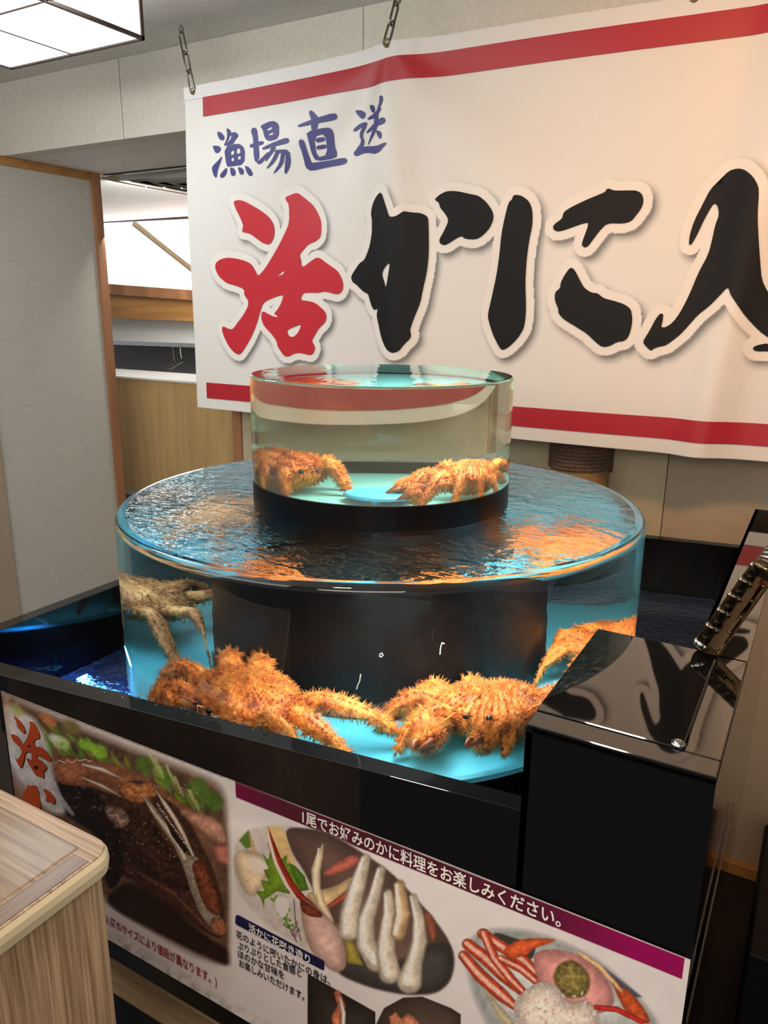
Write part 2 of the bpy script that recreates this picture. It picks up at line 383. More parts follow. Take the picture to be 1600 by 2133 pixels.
mesh('back_side', *cat_(boxVF(LX0+.01, LX1-.01, LY1-.011, LY1-.008, LZ+.01, CEIL-.002), boxVF(LX0+.006, LX0+.01, LY0+.01, LY1-.01, LZ+.01, CEIL-.002)), DIF, ln)

# ================================================================ BANNER
BY = 2.60
def wave(x, z):
    t = (x+1.42)
    y = -.055*math.exp(-(t/.10)**2) * .62
    y += -.06*max(0, 1-abs(t)/1.1)
    y += .018*math.sin(3.1*x+1.0*z+.5)*(0.35+.65*(0.9-z)/1.3)
    y += -.042*math.exp(-((x+.20-.10*(z-.86))/.07)**2)*(.4+.6*max(0, (.9-z)/1.3))
    # soft creases fanning out from the middle eyelet
    dx, dz = x+1.44, .86-z
    a = math.atan2(dx, max(dz, .02)); rr = math.hypot(dx, dz)
    y += .017*math.sin(a*7.0)*min(1, rr*1.5)*math.exp(-rr*1.0)
    return y
def bpt(x, z, off=0.): return (x, BY+wave(x, z)-off, z)
BX0, BX1, BZ0, BZ1 = -2.468, .55, -.447, .862
bn = empty('banner', (-1.0, BY, BZ1), 'wide white cloth banner with red stripes and large brush characters hung on chains', 'banner')
def crop(ox, oy, s, pts): return [(ox+a*s, oy+b*s) for a, b in pts]
KATSU = crop(420, 380, .2125, [(855,150),(900,130),(955,110),(985,115),(1040,160),(1120,225),(1165,290),(1205,375),(1212,450),(1205,540),(1150,585),(1080,605),(1040,650),(985,710),(1005,765),(1008,825),(1040,825),(1100,780),(1160,742),(1205,745),(1280,800),(1390,870),(1440,960),(1448,1040),(1420,1085),(1380,1100),(1320,1085),(1250,1070),(1180,1085),(1060,1080),(1020,1095),(1005,1155),(1070,1160),(1160,1180),(1260,1265),(1275,1320),(1255,1375),(1190,1430),(1150,1500),(1120,1550),(1160,1610),(1140,1670),(1110,1690),(1060,1680),(990,1665),(930,1680),(890,1705),(845,1700),(800,1640),(775,1600),(770,1560),(720,1490),(640,1410),(610,1340),(610,1280),(630,1262),(680,1290),(735,1315),(775,1320),(765,1305),(735,1285),(770,1250),(810,1180),(830,1105),(790,1108),(700,1140),(625,1180),(600,1260),(560,1400),(510,1520),(440,1640),(400,1688),(350,1670),(290,1600),(240,1500),(222,1430),(240,1408),(290,1435),(330,1440),(380,1370),(440,1290),(480,1210),(480,1160),(440,1105),(440,1045),(350,1010),(270,990),(190,920),(157,840),(165,790),(210,755),(280,738),(370,748),(450,770),(510,800),(545,860),(575,922),(640,850),(710,740),(780,620),(840,500),(885,400),(885,220),(855,180)])
KDOT = crop(420, 380, .2125, [(345,190),(400,178),(450,188),(520,225),(620,285),(690,345),(730,410),(740,480),(730,545),(700,600),(670,612),(620,595),(560,550),(500,505),(455,495),(425,490),(428,465),(438,430),(425,385),(400,330),(365,260)])
KH1 = crop(420, 380, .2125, [(755,930),(830,860),(833,895),(790,915)])
KH2 = crop(420, 380, .2125, [(868,1455),(900,1430),(1020,1385),(985,1470),(940,1512),(895,1512)])
KA = crop(720, 360, .275, [(350,168),(365,190),(400,290),(420,352),(465,350),(500,325),(520,308),(560,315),(630,318),(670,340),(680,370),(680,620),(665,760),(635,900),(620,990),(575,1110),(552,1190),(560,1220),(555,1250),(510,1300),(480,1345),(430,1360),(385,1330),(345,1250),(315,1130),(303,1080),(315,1025),(290,1040),(268,1030),(245,975),(230,920),(190,905),(130,848),(100,830),(90,790),(115,750),(160,690),(200,668),(225,620),(250,560),(270,470),(272,370),(262,320),(280,250),(315,195)])
KAH = crop(720, 360, .275, [(425,682),(405,800),(388,880),(375,830),(355,775),(375,730)])
KAD = crop(720, 360, .275, [(722,218),(760,180),(820,152),(900,155),(1000,178),(1060,190),(1120,240),(1165,310),(1170,360),(1140,430),(1080,490),(1030,515),(950,510),(925,488),(890,500),(820,545),(790,557),(760,545),(752,515),(790,450),(828,370),(800,320),(765,280),(755,238)])
NI1 = crop(720, 360, .275, [(1310,195),(1330,180),(1380,190),(1430,230),(1455,290),(1457,400),(1430,530),(1410,680),(1400,850),(1405,1000),(1400,1100),(1385,1180),(1340,1250),(1280,1310),(1225,1342),(1200,1320),(1150,1220),(1120,1120),(1115,1070),(1145,950),(1185,780),(1210,620),(1225,480),(1250,360),(1280,240),(1308,215)])
NI2 = crop(1120, 320, .3, [(485,275),(495,255),(515,250),(545,265),(640,262),(700,262),(735,285),(747,330),(735,380),(700,430),(665,475),(610,492),(500,490),(450,545),(410,600),(375,650),(350,660),(330,640),(345,590),(370,520),(375,485),(320,500),(230,535),(170,552),(140,535),(140,505),(200,460),(205,430),(215,410),(270,375),(370,325),(440,295)])
NI3 = crop(1120, 320, .3, [(188,935),(190,900),(215,850),(250,800),(270,797),(290,820),(325,890),(350,935),(400,968),(440,970),(480,1005),(540,1020),(620,1045),(665,1080),(675,1140),(670,1200),(650,1270),(620,1300),(570,1305),(520,1335),(470,1340),(430,1310),(370,1250),(300,1205),(210,1150),(175,1110),(175,1080),(150,1020),(152,965)])
NN = crop(1120, 320, .3, [(1390,105),(1440,115),(1500,165),(1540,235),(1542,300),(1533,440),(1540,600),(1550,750),(1560,880),(1600,960),(1660,1050),(1740,1150),(1790,1240),(1740,1310),(1660,1310),(1600,1275),(1540,1230),(1450,1130),(1390,1040),(1350,980),(1332,925),(1270,990),(1200,1060),(1120,1120),(1050,1200),(1000,1255),(930,1310),(900,1330),(830,1345),(800,1368),(770,1340),(743,1305),(790,1230),(830,1150),(860,1110),(885,1112),(880,1160),(868,1205),(900,1205),(950,1170),(1000,1100),(1060,980),(1120,830),(1190,700),(1215,600),(1235,500),(1262,430),(1255,370),(1235,348),(1215,360),(1160,460),(1110,570),(1070,640),(1055,630),(1060,570),(1090,470),(1150,350),(1200,250),(1260,190),(1330,120)])
NND = crop(1120, 320, .3, [(1495,1350),(1520,1330),(1600,1315),(1760,1345),(1760,1380),(1600,1372),(1515,1372)])
def flat(poly, y): return [(p[0], p[2]) for p in (ony(a, b, y) for a, b in poly)]
def smoothpoly(P, it=1):
    for _ in range(it):
        Q = []; n = len(P)
        for i in range(n):
            a, b = P[i], P[(i+1) % n]
            Q += [(a[0]*.78+b[0]*.22, a[1]*.78+b[1]*.22), (a[0]*.22+b[0]*.78, a[1]*.22+b[1]*.78)]
        P = Q
    return P
def inside(X, Y, poly):
    r = np.zeros(X.shape, bool); n = len(poly)
    for i in range(n):
        x0, y0 = poly[i]; x1, y1 = poly[(i+1) % n]
        c = (y0 > Y) != (y1 > Y)
        if c.any() and y1 != y0: r ^= c & (X < (x1-x0)*(Y-y0)/(y1-y0)+x0)
    return r
def dist(X, Y, poly, closed=True):
    d = np.full(X.shape, 1e9); n = len(poly)
    for i in range(n if closed else n-1):
        x0, y0 = poly[i]; x1, y1 = poly[(i+1) % n]; ex, ey = x1-x0, y1-y0; L = ex*ex+ey*ey+1e-18
        t = np.clip(((X-x0)*ex+(Y-y0)*ey)/L, 0, 1); d = np.minimum(d, (X-x0-t*ex)**2+(Y-y0-t*ey)**2)
    return np.sqrt(d)
def fill(loops, step=None, keep=None):
    """triangulate even-odd loops in 2D (plus interior grid so it can follow a curved cloth)"""
    P, E = [], []
    for lp in loops:
        n = len(P); q = []
        for i, (a, b) in enumerate(zip(lp, lp[1:]+lp[:1])):
            q.append(a)
            if step:
                k = int(math.hypot(b[0]-a[0], b[1]-a[1])/step)
                for j in range(1, k): q.append((a[0]+(b[0]-a[0])*j/k, a[1]+(b[1]-a[1])*j/k))
        m = len(q); P += q; E += [(n+i, n+(i+1) % m) for i in range(m)]
    if step:
        xs = [p[0] for p in P]; ys = [p[1] for p in P]
        gx, gy = np.meshgrid(np.arange(min(xs), max(xs), step), np.arange(min(ys), max(ys), step))
        ins = np.zeros(gx.shape, bool)
        for lp in loops: ins ^= inside(gx, gy, lp)
        P += list(zip(gx[ins].tolist(), gy[ins].tolist()))
    r = delaunay_2d_cdt([Vector(p) for p in P], E, [], 0, 1e-7)
    V = [tuple(v) for v in r[0]]; T = [list(t) for t in r[2]]
    if not T: return V, T
    A = np.array(V); c = A[np.array(T)].mean(1); ins = np.zeros(len(T), bool)
    for lp in loops: ins ^= inside(c[:, 0], c[:, 1], lp)
    return V, [t[::-1] for t, k in zip(T, ins) if k]
def strokepoly(pts, w):
    P = [Vector(p) for p in pts]; n = len(P); Lh, Rh = [], []
    for i in range(n):
        t = (P[min(i+1, n-1)]-P[max(i-1, 0)]).normalized(); nn = Vector((-t.y, t.x))
        Lh.append(P[i]+nn*w[i]/2); Rh.append(P[i]-nn*w[i]/2)
    t0 = (P[1]-P[0]).normalized(); t1 = (P[-1]-P[-2]).normalized()
    return [tuple(v) for v in Lh]+[tuple(P[-1]+t1*w[-1]*.35)]+[tuple(v) for v in Rh[::-1]]+[tuple(P[0]-t0*w[0]*.35)]
# --- cloth with the printed drop shadow of the characters
glyphs = [[smoothpoly(flat(p, BY)) for p in q] for q in ([KATSU, KH1, KH2], [KDOT], [KA, KAH], [KAD], [NI1], [NI2], [NI3], [NN], [NND])]
nx, nz = 860, 400
xs = np.linspace(BX0, BX1, nx); zs = np.linspace(BZ0, BZ1, nz); GX, GZ = np.meshgrid(xs, zs)
cloth = np.ones((nz, nx, 3))*np.array(rgb(224, 220, 213))
shade = np.zeros((nz, nx)); cover = np.zeros((nz, nx), bool)
for gl in glyphs:
    lp = np.array(gl[0]); x0, z0 = lp.min(0)-.09; x1, z1 = lp.max(0)+.09
    i0, i1 = np.searchsorted(xs, [x0, x1]); j0, j1 = np.searchsorted(zs, [z0, z1]); sl = (slice(j0, j1), slice(i0, i1))
    X, Z = GX[sl], GZ[sl]
    d = dist(X, Z, gl[0]); d[inside(X, Z, gl[0])] = 0; cover[sl] |= d < .028
    d2 = dist(X-.013, Z+.014, gl[0]); d2[inside(X-.013, Z+.014, gl[0])] = 0
    shade[sl] = np.maximum(shade[sl], np.clip(1-(d2-.020)/.030, 0, 1)**1.6)
shade[cover] = 0
cloth *= (1-shade*.72)[..., None]; cloth[cover] = np.array(rgb(231, 226, 218))
WY = np.array([[wave(float(x), float(z)) for x in xs[::4]] for z in zs[::4]])
from_i = np.arange(nx)/4.; from_j = np.arange(nz)/4.
def lerp2(A, fj, fi):
    j0 = np.clip(fj.astype(int), 0, A.shape[0]-2); i0 = np.clip(fi.astype(int), 0, A.shape[1]-2); a = (fj-j0)[:, None]; b = (fi-i0)[None, :]
    return A[j0][:, i0]*(1-a)*(1-b)+A[j0+1][:, i0]*a*(1-b)+A[j0][:, i0+1]*(1-a)*b+A[j0+1][:, i0+1]*a*b
YY = lerp2(WY, from_j, from_i)+BY
def gridmesh(name, X, Y, Z, colour, m, parent):
    nz, nx = X.shape; me = bpy.data.meshes.new(name)
    base = parent.location
    co = np.stack([X*K-base.x, Y*K-base.y, Z*K+H-base.z], -1).reshape(-1, 3).astype(np.float32)
    I = np.arange(nx*nz).reshape(nz, nx); q = np.stack([I[:-1, :-1], I[:-1, 1:], I[1:, 1:], I[1:, :-1]], -1).reshape(-1, 4)
    me.vertices.add(len(co)); me.vertices.foreach_set('co', co.ravel()); me.loops.add(q.size); me.loops.foreach_set('vertex_index', q.ravel().astype(np.int32))
    me.polygons.add(len(q)); me.polygons.foreach_set('loop_start', np.arange(0, q.size, 4, dtype=np.int32)); me.update(calc_edges=True)
    me.polygons.foreach_set('use_smooth', np.ones(len(q), bool))
    a = me.color_attributes.new('print', 'FLOAT_COLOR', 'POINT')
    a.data.foreach_set('color', np.concatenate([colour.reshape(-1, 3), np.ones((nx*nz, 1))], 1).astype(np.float32).ravel())
    me.materials.append(m); o = bpy.data.objects.new(name, me); COL.objects.link(o); o.parent = parent; return o
cl = gridmesh('cloth', GX, YY, GZ, cloth, M['banner'], bn)
md = cl.modifiers.new('thickness', 'SOLIDIFY'); md.thickness = .0012; md.offset = -1
def onbanner(name, loops2, m, off, step=.03, label=None):
    V, F = fill(loops2, step); V = [bpt(x, z, off) for x, z in V]
    o = mesh(name, V, [f[::-1] for f in F], m, bn, smooth=True)
    if label: o['label'] = label
    return o
names = ['red character', 'red character', 'black character']
def onbanner_multi(name, parts, m, off, step, label):
    VV, FF = [], []
    for i, lp in enumerate(parts):
        V, F = fill(lp, step); n = len(VV); VV += [bpt(x, z, off+i*.00012) for x, z in V]; FF += [[n+k for k in f[::-1]] for f in F]
    o = mesh(name, VV, FF, m, bn, smooth=True); o['label'] = label; return o
onbanner_multi('lettering', [glyphs[0], glyphs[1]], M['redchar'], .0028, .02, 'large red brush character')
onbanner_multi('lettering', [glyphs[2], glyphs[3]], M['ink'], .0028, .02, 'first large black brush character')
onbanner_multi('lettering', [glyphs[4], glyphs[5], glyphs[6]], M['ink'], .0028, .02, 'second large black brush character')
onbanner_multi('lettering', [glyphs[7], glyphs[8]], M['ink'], .0028, .02, 'third large black brush character, cut by the picture edge')
def stripe(z0, z1, x0): return [[(x0, z0), (BX1-.03, z0), (BX1-.03, z1), (x0, z1)]]
za, zb = ony(422, 203, BY)[2], ony(427, 243, BY)[2]; xs0 = ony(424, 222, BY)[0]
onbanner('stripe', stripe(zb, za, xs0), M['red'], .0030, .016, 'red top stripe')
za, zb = ony(437, 796, BY)[2], ony(437, 828, BY)[2]; xs1 = ony(437, 812, BY)[0]
onbanner('stripe', stripe(zb, za, xs1), M['red'], .0030, .016, 'red bottom stripe')
def C2(p): return crop(420, 200, .275, p)
G1 = [[[(130,272),(160,278),(190,310),(188,340),(160,340),(140,315)]], [[(97,380),(150,382),(168,405),(150,435),(125,438),(110,410)]],
  [[(180,455),(165,510),(145,560),(135,628),(115,610),(100,565),(100,540),(150,490)]],
  [[(202,245),(235,262),(242,290),(215,350),(200,385),(188,380),(210,330),(212,290)]], [[(235,292),(272,275),(305,303),(268,350),(262,368),(200,388),(225,350),(250,318)]],
  [[(190,395),(300,362),(355,400),(352,525),(240,540),(215,540)], [(245,425),(272,415),(272,450),(245,455)], [(290,405),(318,402),(322,440),(290,445)], [(248,475),(272,470),(272,500),(250,500)], [(300,462),(325,460),(326,485),(300,490)]],
  [[(215,545),(220,575),(200,615),(175,628),(160,610),(180,580)]], [[(243,545),(275,555),(285,585),(280,608),(255,612),(245,585)]], [[(302,545),(335,550),(350,575),(345,600),(322,602),(310,575)]], [[(357,532),(395,550),(418,590),(412,612),(390,612),(370,580)]]]
sp = lambda p, w: [strokepoly(p, w)]
G2 = [sp([(422,262),(440,330),(450,480)], [50,36,46]), sp([(402,388),(495,362)], [30,30]), sp([(440,490),(468,520),(540,440)], [20,34,16]),
  [[(470,235),(565,195),(622,220),(622,330),(545,355),(512,330),(495,265)], [(525,262),(565,240),(570,262),(530,275)], [(540,298),(580,282),(580,302),(545,312)]],
  sp([(500,408),(600,372),(690,348)], [20,34,44]), sp([(585,400),(520,500)], [34,10]), sp([(600,430),(690,430),(690,520),(668,590)], [26,40,44,18]), sp([(615,430),(580,500),(530,556)], [28,26,8]), sp([(655,440),(640,520),(582,592)], [28,28,8])]
G3 = [sp([(778,242),(900,208),(1058,172)], [20,38,56]), sp([(872,138),(908,190),(895,270)], [34,60,44]),
  [[(835,285),(1000,250),(1040,275),(1045,400),(1062,440),(1055,480),(900,505),(870,450),(850,350)], [(890,322),(980,298),(988,455),(908,478)]],
  sp([(912,350),(968,338)], [34,30]), sp([(915,404),(975,392)], [30,30]), sp([(795,355),(822,450),(848,548)], [46,40,56]), sp([(848,548),(980,525),(1128,502)], [60,46,52])]
G4 = [[[(1205,128),(1265,128),(1300,155),(1295,185),(1270,198),(1240,175)]], [[(1337,98),(1375,100),(1393,125),(1390,160),(1370,160),(1345,130)]], sp([(1450,48),(1452,85),(1412,150)], [34,30,8]),
  sp([(1325,200),(1400,180),(1448,130)], [16,40,14]), sp([(1318,300),(1400,248),(1472,222)], [20,32,54]), sp([(1408,180),(1400,270),(1330,392)], [40,38,8]), [[(1405,290),(1450,305),(1455,345),(1440,362),(1415,330)]],
  sp([(1202,278),(1260,242),(1308,236)], [24,32,30]), sp([(1298,244),(1258,315),(1285,370),(1235,440)], [34,28,30,46]), sp([(1215,452),(1300,425),(1410,440),(1488,392)], [48,46,60,14])]
for g_, lab in ((G1, 'first'), (G2, 'second'), (G3, 'third'), (G4, 'fourth')):
    parts = [[smoothpoly(flat(C2(lp), BY)) for lp in st] for st in g_]
    onbanner_multi('lettering', parts, M['navy'], .0022, .04, lab+' small navy brush character')
# hem stitched along the top and eyelets
V, F = [], []
ns = 240
for i in range(ns+1):
    x = BX0+(BX1-BX0)*i/ns
    for z, o_ in ((BZ1+.004, .004), (BZ1-.018, .0035+.002*math.sin(i*1.3)+.0015*math.sin(i*.37)), (BZ1-.045, .0018)): V.append(bpt(x, z, o_))
for i in range(ns):
    for k in range(2): F.append([i*3+k, i*3+k+1, i*3+3+k+1, i*3+3+k])
mesh('hem', V, F, mat('hem_cloth', rgb(226, 224, 220), .5), bn, smooth=True)
EYE = [ony(403, 190, BY), ony(834, 106, BY)]
EYE.append((EYE[1][0]+(EYE[1][0]-EYE[0][0]), BY, EYE[1][2]))
for e in EYE:
    c = bpt(e[0], e[2], .004); P = [(c[0]+.0115*math.cos(a), c[1], c[2]+.0115*math.sin(a)) for a in np.linspace(0, 2*PI, 16, endpoint=False)]
    mesh('eyelet', *tube(P, .0035, 6, closed=True), M['brass'], bn, smooth=True)
def linkVF(a, b, w, r, tw):
    a, b = Vector(a), Vector(b); ax = (b-a); L = ax.length; ax.normalize()
    s = ax.cross(Vector((0, 1, 0))); s.normalize(); q = ax.cross(s)
    s = s*math.cos(tw)+q*math.sin(tw); c = (a+b)/2; P = []
    for i in range(20):
        t = 2*PI*i/20; cx, sy = math.cos(t), math.sin(t)
        P.append(tuple(c+ax*((L/2-w)*(1 if cx > 0 else -1)*min(1, abs(cx)*3)+w*cx)+s*w*sy))
    return tube(P, r, 7, closed=True)
def chain(top, bot, nl, lab):
    o = empty('chain', top, lab, 'chain', 'steel chains holding the banner')
    top, bot = Vector(top), Vector(bot)
    for i in range(nl):
        a = top.lerp(bot, i/nl); b = top.lerp(bot, (i+1)/nl); d = (b-a).normalized()*.006
        mesh('link', *linkVF(a-d, b+d, .0155, .0042, .25+(i % 2)*1.25), M['chain'], o, smooth=True)
    c = top+Vector((0, 0, .012)); P = [tuple(c+Vector((.011*math.cos(t), 0, .011*math.sin(t)))) for t in np.linspace(-1.4, 3.9, 12)]
    mesh('screw_hook', *cat_(tube(P, .003, 6), tube([tuple(c+Vector((0, 0, .010))), (c.x, c.y, CEIL)], .003, 6)), M['chain'], o, smooth=True)
t0 = ony(377, 62, BY); chain((t0[0], BY, CEIL-.03), bpt(EYE[0][0], EYE[0][2], .006), 3, 'left steel chain from the ceiling hook to the banner corner eyelet')
t1 = ony(836, 30, BY); chain((t1[0], BY, CEIL-.03), bpt(EYE[1][0], EYE[1][2], .006), 3, 'steel chain at the top edge of the picture holding the banner middle')
chain((EYE[2][0], BY, CEIL-.03), bpt(EYE[2][0], EYE[2][2], .006), 3, 'steel chain on the right beyond the picture edge')

# ================================================================ ROPED COLUMN
cx = (ony(1143, 960, 2.76)[0]+ony(1281, 960, 2.76)[0])/2; cr = (ony(1281, 960, 2.76)[0]-ony(1143, 960, 2.76)[0])/2*.90
zr = ony(1210, 985, 2.66)[2]
rc = empty('roped_column', (cx, 2.74, FLOOR), 'brown round column wrapped in dark rope behind the banner', 'column')
mesh('column', *lathe([(0, FLOOR), (cr*.96, FLOOR), (cr*.96, BEAM-.001), (0, BEAM-.001)], (cx, 2.755), 40), M['pillar'], rc, smooth=False)
pts = []
nt_ = 46; pitch = .0135
for i in range(nt_*20): 
    a = 2*PI*i/20; pts.append((cx+cr*math.cos(a), 2.755+cr*math.sin(a), zr+pitch*i/20))
mesh('rope_wrap', *tube(pts, .0078, 6), M['rope'], rc, smooth=True)

# ================================================================ TROUGH, CABINET, PUMP BOX
Y0 = .928; ZR = -.70; ZB = -.56; WL = -.875; TF = -.95
RFL_o = onz(-104, 1384, ZR); RFR_o = onz(1085, 1688, ZR); RFL_i = onz(-70, 1358, ZR); RFR_i = onz(1060, 1646, ZR)
XR = -.052
tc_ = empty('tank_case', (-.8, 1.6, FLOOR), 'glossy black rectangular tank case with open trough around the round tank', 'tank')
# outer rim corners (x,y) front-left, front-right, back-right, back-left ; inner likewise
o_ = [(-1.552, .772), (-.30, .928), (-.126, 2.52), (-1.552, 2.30)]
i_ = [(-1.515, .818), (-.30, .962), (-.126, 2.485), (-1.515, 2.262)]
def zdrop(y): return -.8987*y-.0025
prof = lambda p, inner: None
V, F = [], []
# each corner: outer lip top, inner lip top, outer bottom of lip, slanted bottom, inner bottom
def ringpts():
    L = []
    for k in range(4):
        (ox, oy), (ix, iy) = o_[k], i_[k]
        zl = min(ZR-.012, zdrop(oy)) if k < 2 else ZR-.05
        ob = (ox, max(oy, Y0+.0), -.835) if k < 2 else (ox, oy, -.835)
        ib = (ix, max(iy, Y0+.012), -.835) if k < 2 else (ix, iy, -.835)
        ib2 = (ib[0], ib[1], TF-.01); ob2 = (ob[0], ob[1], TF-.01)
        L.append([(ox, oy, ZR), (ox, oy, zl), ob, ob2, ib2, ib, (ix, iy, zl), (ix, iy, ZR)])
    return L
R_ = ringpts()
for a in R_: V += a
for k in range(4):
    if k == 1: continue
    j = (k+1) % 4
    for q in range(8): F.append([k*8+q, j*8+q, j*8+(q+1) % 8, k*8+(q+1) % 8])
tr = mesh('trough_wall', V, F, M['black'], tc_)
bvm = tr.modifiers.new('bevel', 'BEVEL'); bvm.width = .0025; bvm.segments = 2; bvm.angle_limit = .6
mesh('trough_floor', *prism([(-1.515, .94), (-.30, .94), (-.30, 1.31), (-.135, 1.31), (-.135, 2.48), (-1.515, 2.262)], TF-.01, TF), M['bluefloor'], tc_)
# cabinet below
box('front_panel', -1.54, XR, Y0, Y0+.012, -1.448, TF-.012, M['black'], tc_)
V, F = cat_(boxVF(-.30, XR, Y0, Y0+.012, TF-.012, ZB-.012), boxVF(XR-.012, XR, Y0+.012, 2.42, -1.448, ZB-.012))
mesh('side_panel', V, F, M['black'], tc_)
box('left_panel', -1.54, -1.528, Y0+.012, 2.28, -1.448, TF-.012, M['black'], tc_)
V, F = cat_(boxVF(-1.5, XR-.02, 1.03, 1.05, FLOOR, -1.45), boxVF(XR-.04, XR-.02, 1.05, 2.3, FLOOR, -1.45)); mesh('toe_kick', V, F, M['blackmatte'], tc_)
# inner wall of the trough on the right: raised side board, its top is a ledge level with the pump box
xi = -.126
V, F = cat_(boxVF(xi-.008, xi, 1.30, 2.42, TF, ZB), boxVF(xi-.008, XR, 1.30, 2.424, ZB-.006, ZB))
mesh('raised_side_board', V, F, M['lidblack'], tc_)
# right hand floor of the trough
# pump box
pb = empty('pump_box', (-.2, 1.1, ZB), 'black glossy square lid box on the front right corner of the tank case', 'box')
bx0, bx1, by0, by1 = -.30, -.0525, Y0, 1.306
V, F = cat_(boxVF(bx0, bx0+.010, by0, by1, -.94, ZB-.006), boxVF(bx0+.01, -.14, by1-.010, by1, -.94, ZB-.006)); mesh('body', V, F, M['black'], pb)
V, F = boxVF(bx0, bx1, by0, by0+.041, ZB-.006, ZB, .0012, 1); mesh('front_strip', V, F, M['lidblack'], pb)
V, F = boxVF(-.098, bx1, by0+.043, by1, ZB-.006, ZB, .0012, 1); mesh('right_strip', V, F, M['lidblack'], pb)
V, F = boxVF(bx0, -.100, by0+.043, by1, ZB-.006, ZB+.002, .0012, 1); mesh('lid', V, F, M['lidblack'], pb)
sc_ = onz(1413, 1550, ZB+.002)
mesh('screw', *cat_(ball((sc_[0], sc_[1], ZB+.002), .0085, 14, 8, (1, 1, .8)), lathe([(0, ZB+.002), (.0095, ZB+.002), (.0095, ZB+.004), (0, ZB+.004)], sc_, 16)), M['chrome'], pb, smooth=True)
# timber plinth
o = mesh('timber_plinth', *boxVF(-1.50, -.08, .955, 1.025, -1.60, -1.449, .003, 1), M['beam']); tag(o, 'pale unfinished timber beam under the black tank case', 'beam')
box_ = mesh('acrylic_guard', *boxVF(XR+.003, XR+.006, .935, 1.5, FLOOR, -.95), M['clear']); tag(box_, 'thin clear acrylic sheet at the right side of the tank case', 'sheet')
o = box('dark_cabinet', .02, .6, 1.9, 2.5, FLOOR, -1.62, M['blackmatte'], bev=.01); tag(o, 'low dark cabinet standing at the right edge of the picture', 'cabinet')

# ================================================================ ROUND TANKS
CB = (-.88151, 1.51837); RB, RS = .5996, .2971; ZT = -.434; ZS = -.1445; ZRING = -.3807; ZF = -.803; SF = -.409
def tank_wall(name, R, z0, zt, th, lip, c, mo, parent, inner='acrylic_in'):
    prof = [(R, z0), (R, zt-lip)]+[(R-lip+lip*math.cos(a), zt-lip+lip*math.sin(a)) for a in np.linspace(.2, PI/2, 7)]
    prof += [(R-th, zt)]
    V, F = lathe(prof, c, 160); mi = [0]*len(F)
    # inner face, normals towards the water
    V2, F2 = lathe([(R-th, zt), (R-th, z0)], c, 160); n = len(V); V += V2; F += [[i+n for i in q] for q in F2]; mi += [1]*len(F2)
    return mesh(name, V, F, [mo, M[inner]], parent, smooth=True, mi=mi)
big = empty('large_round_tank', (CB[0], CB[1], ZF-.1), 'large round acrylic tank full of water and crabs around a black drum', 'fish tank')
tank_wall('acrylic_wall', RB, ZF, ZT, .024, .016, CB, M['acrylic'], big)
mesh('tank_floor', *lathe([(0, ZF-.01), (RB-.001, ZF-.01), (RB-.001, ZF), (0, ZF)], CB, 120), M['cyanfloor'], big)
mesh('pedestal', *lathe([(0, TF+.001), (RB-.07, TF+.001), (RB-.05, ZF-.011), (0, ZF-.011)], CB, 96), M['blackmatte'], big)
mesh('inner_drum', *lathe([(RS-.004, ZF+.0005), (RS-.004, ZT-.004), (0, ZT-.004)], CB, 120), M['drum'], big, smooth=False)
wt = mesh('tank_water', *lathe([(RB-.024, ZT), (RS+.001, ZT)], CB, 160), M['water'], None, smooth=True, origin=(CB[0], CB[1], ZT))
tag(wt, 'rippling water surface brimming in the large round tank', 'water')
sm = empty('small_round_tank', (CB[0], CB[1], ZT), 'small clear round tank on top with two crabs and a black base ring', 'fish tank')
tank_wall('acrylic_wall', RS, ZRING, ZS, .010, .006, CB, M['acrylic_small'], sm, 'acrylic_in_small')
mesh('base_ring', *lathe([(RS, ZT-.003), (RS+.0006, ZT), (RS+.0006, ZRING), (RS-.0105, ZRING), (RS-.0105, SF-.002)], CB, 160), M['ring'], sm, smooth=False)
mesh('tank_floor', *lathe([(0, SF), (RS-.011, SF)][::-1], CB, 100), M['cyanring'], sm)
wt2 = mesh('tank_water', *lathe([(RS-.010, ZS), (.0001, ZS)], CB, 120), M['calmwater'], None, smooth=True, origin=(CB[0], CB[1], ZS))
tag(wt2, 'calm water surface at the brim of the small upper tank', 'water')
dc = onz(795, 1036, SF+.015); dd = Vector((dc[0]-CB[0], dc[1]-CB[1]))*.55
dc = (CB[0]+dd.x, CB[1]+dd.y)
dr = empty('drain_cover', (dc[0], dc[1], SF), 'round light blue drain disc on short legs in the small tank', 'drain cover')
mesh('disc', *lathe([(.0, SF+.012), (.066, SF+.012), (.068, SF+.014), (.068, SF+.018), (.066, SF+.020), (.006, SF+.020), (.005, SF+.017), (0, SF+.017)], dc, 48), M['disc'], dr)
for a in (.3, 1.9, 3.4, 5.0):
    x, y = dc[0]+.042*math.cos(a), dc[1]+.042*math.sin(a)
    mesh('foot', *boxVF(x-.006, x+.006, y-.006, y+.006, SF+.0005, SF+.012), M['disc'], dr)
# trough water
tw = mesh('trough_water', *prism([(-1.514, .945), (-.302, .965), (-.302, 1.312), (-.136, 1.312), (-.136, 2.475), (-1.514, 2.26)], TF+.002, WL), glass('trough_water', 1.333, (.93, .98, 1), bump=.9, scales=((60, 1), (150, .3)), dist=.01))
tag(tw, 'shallow choppy blue water in the black trough around the round tank', 'water')

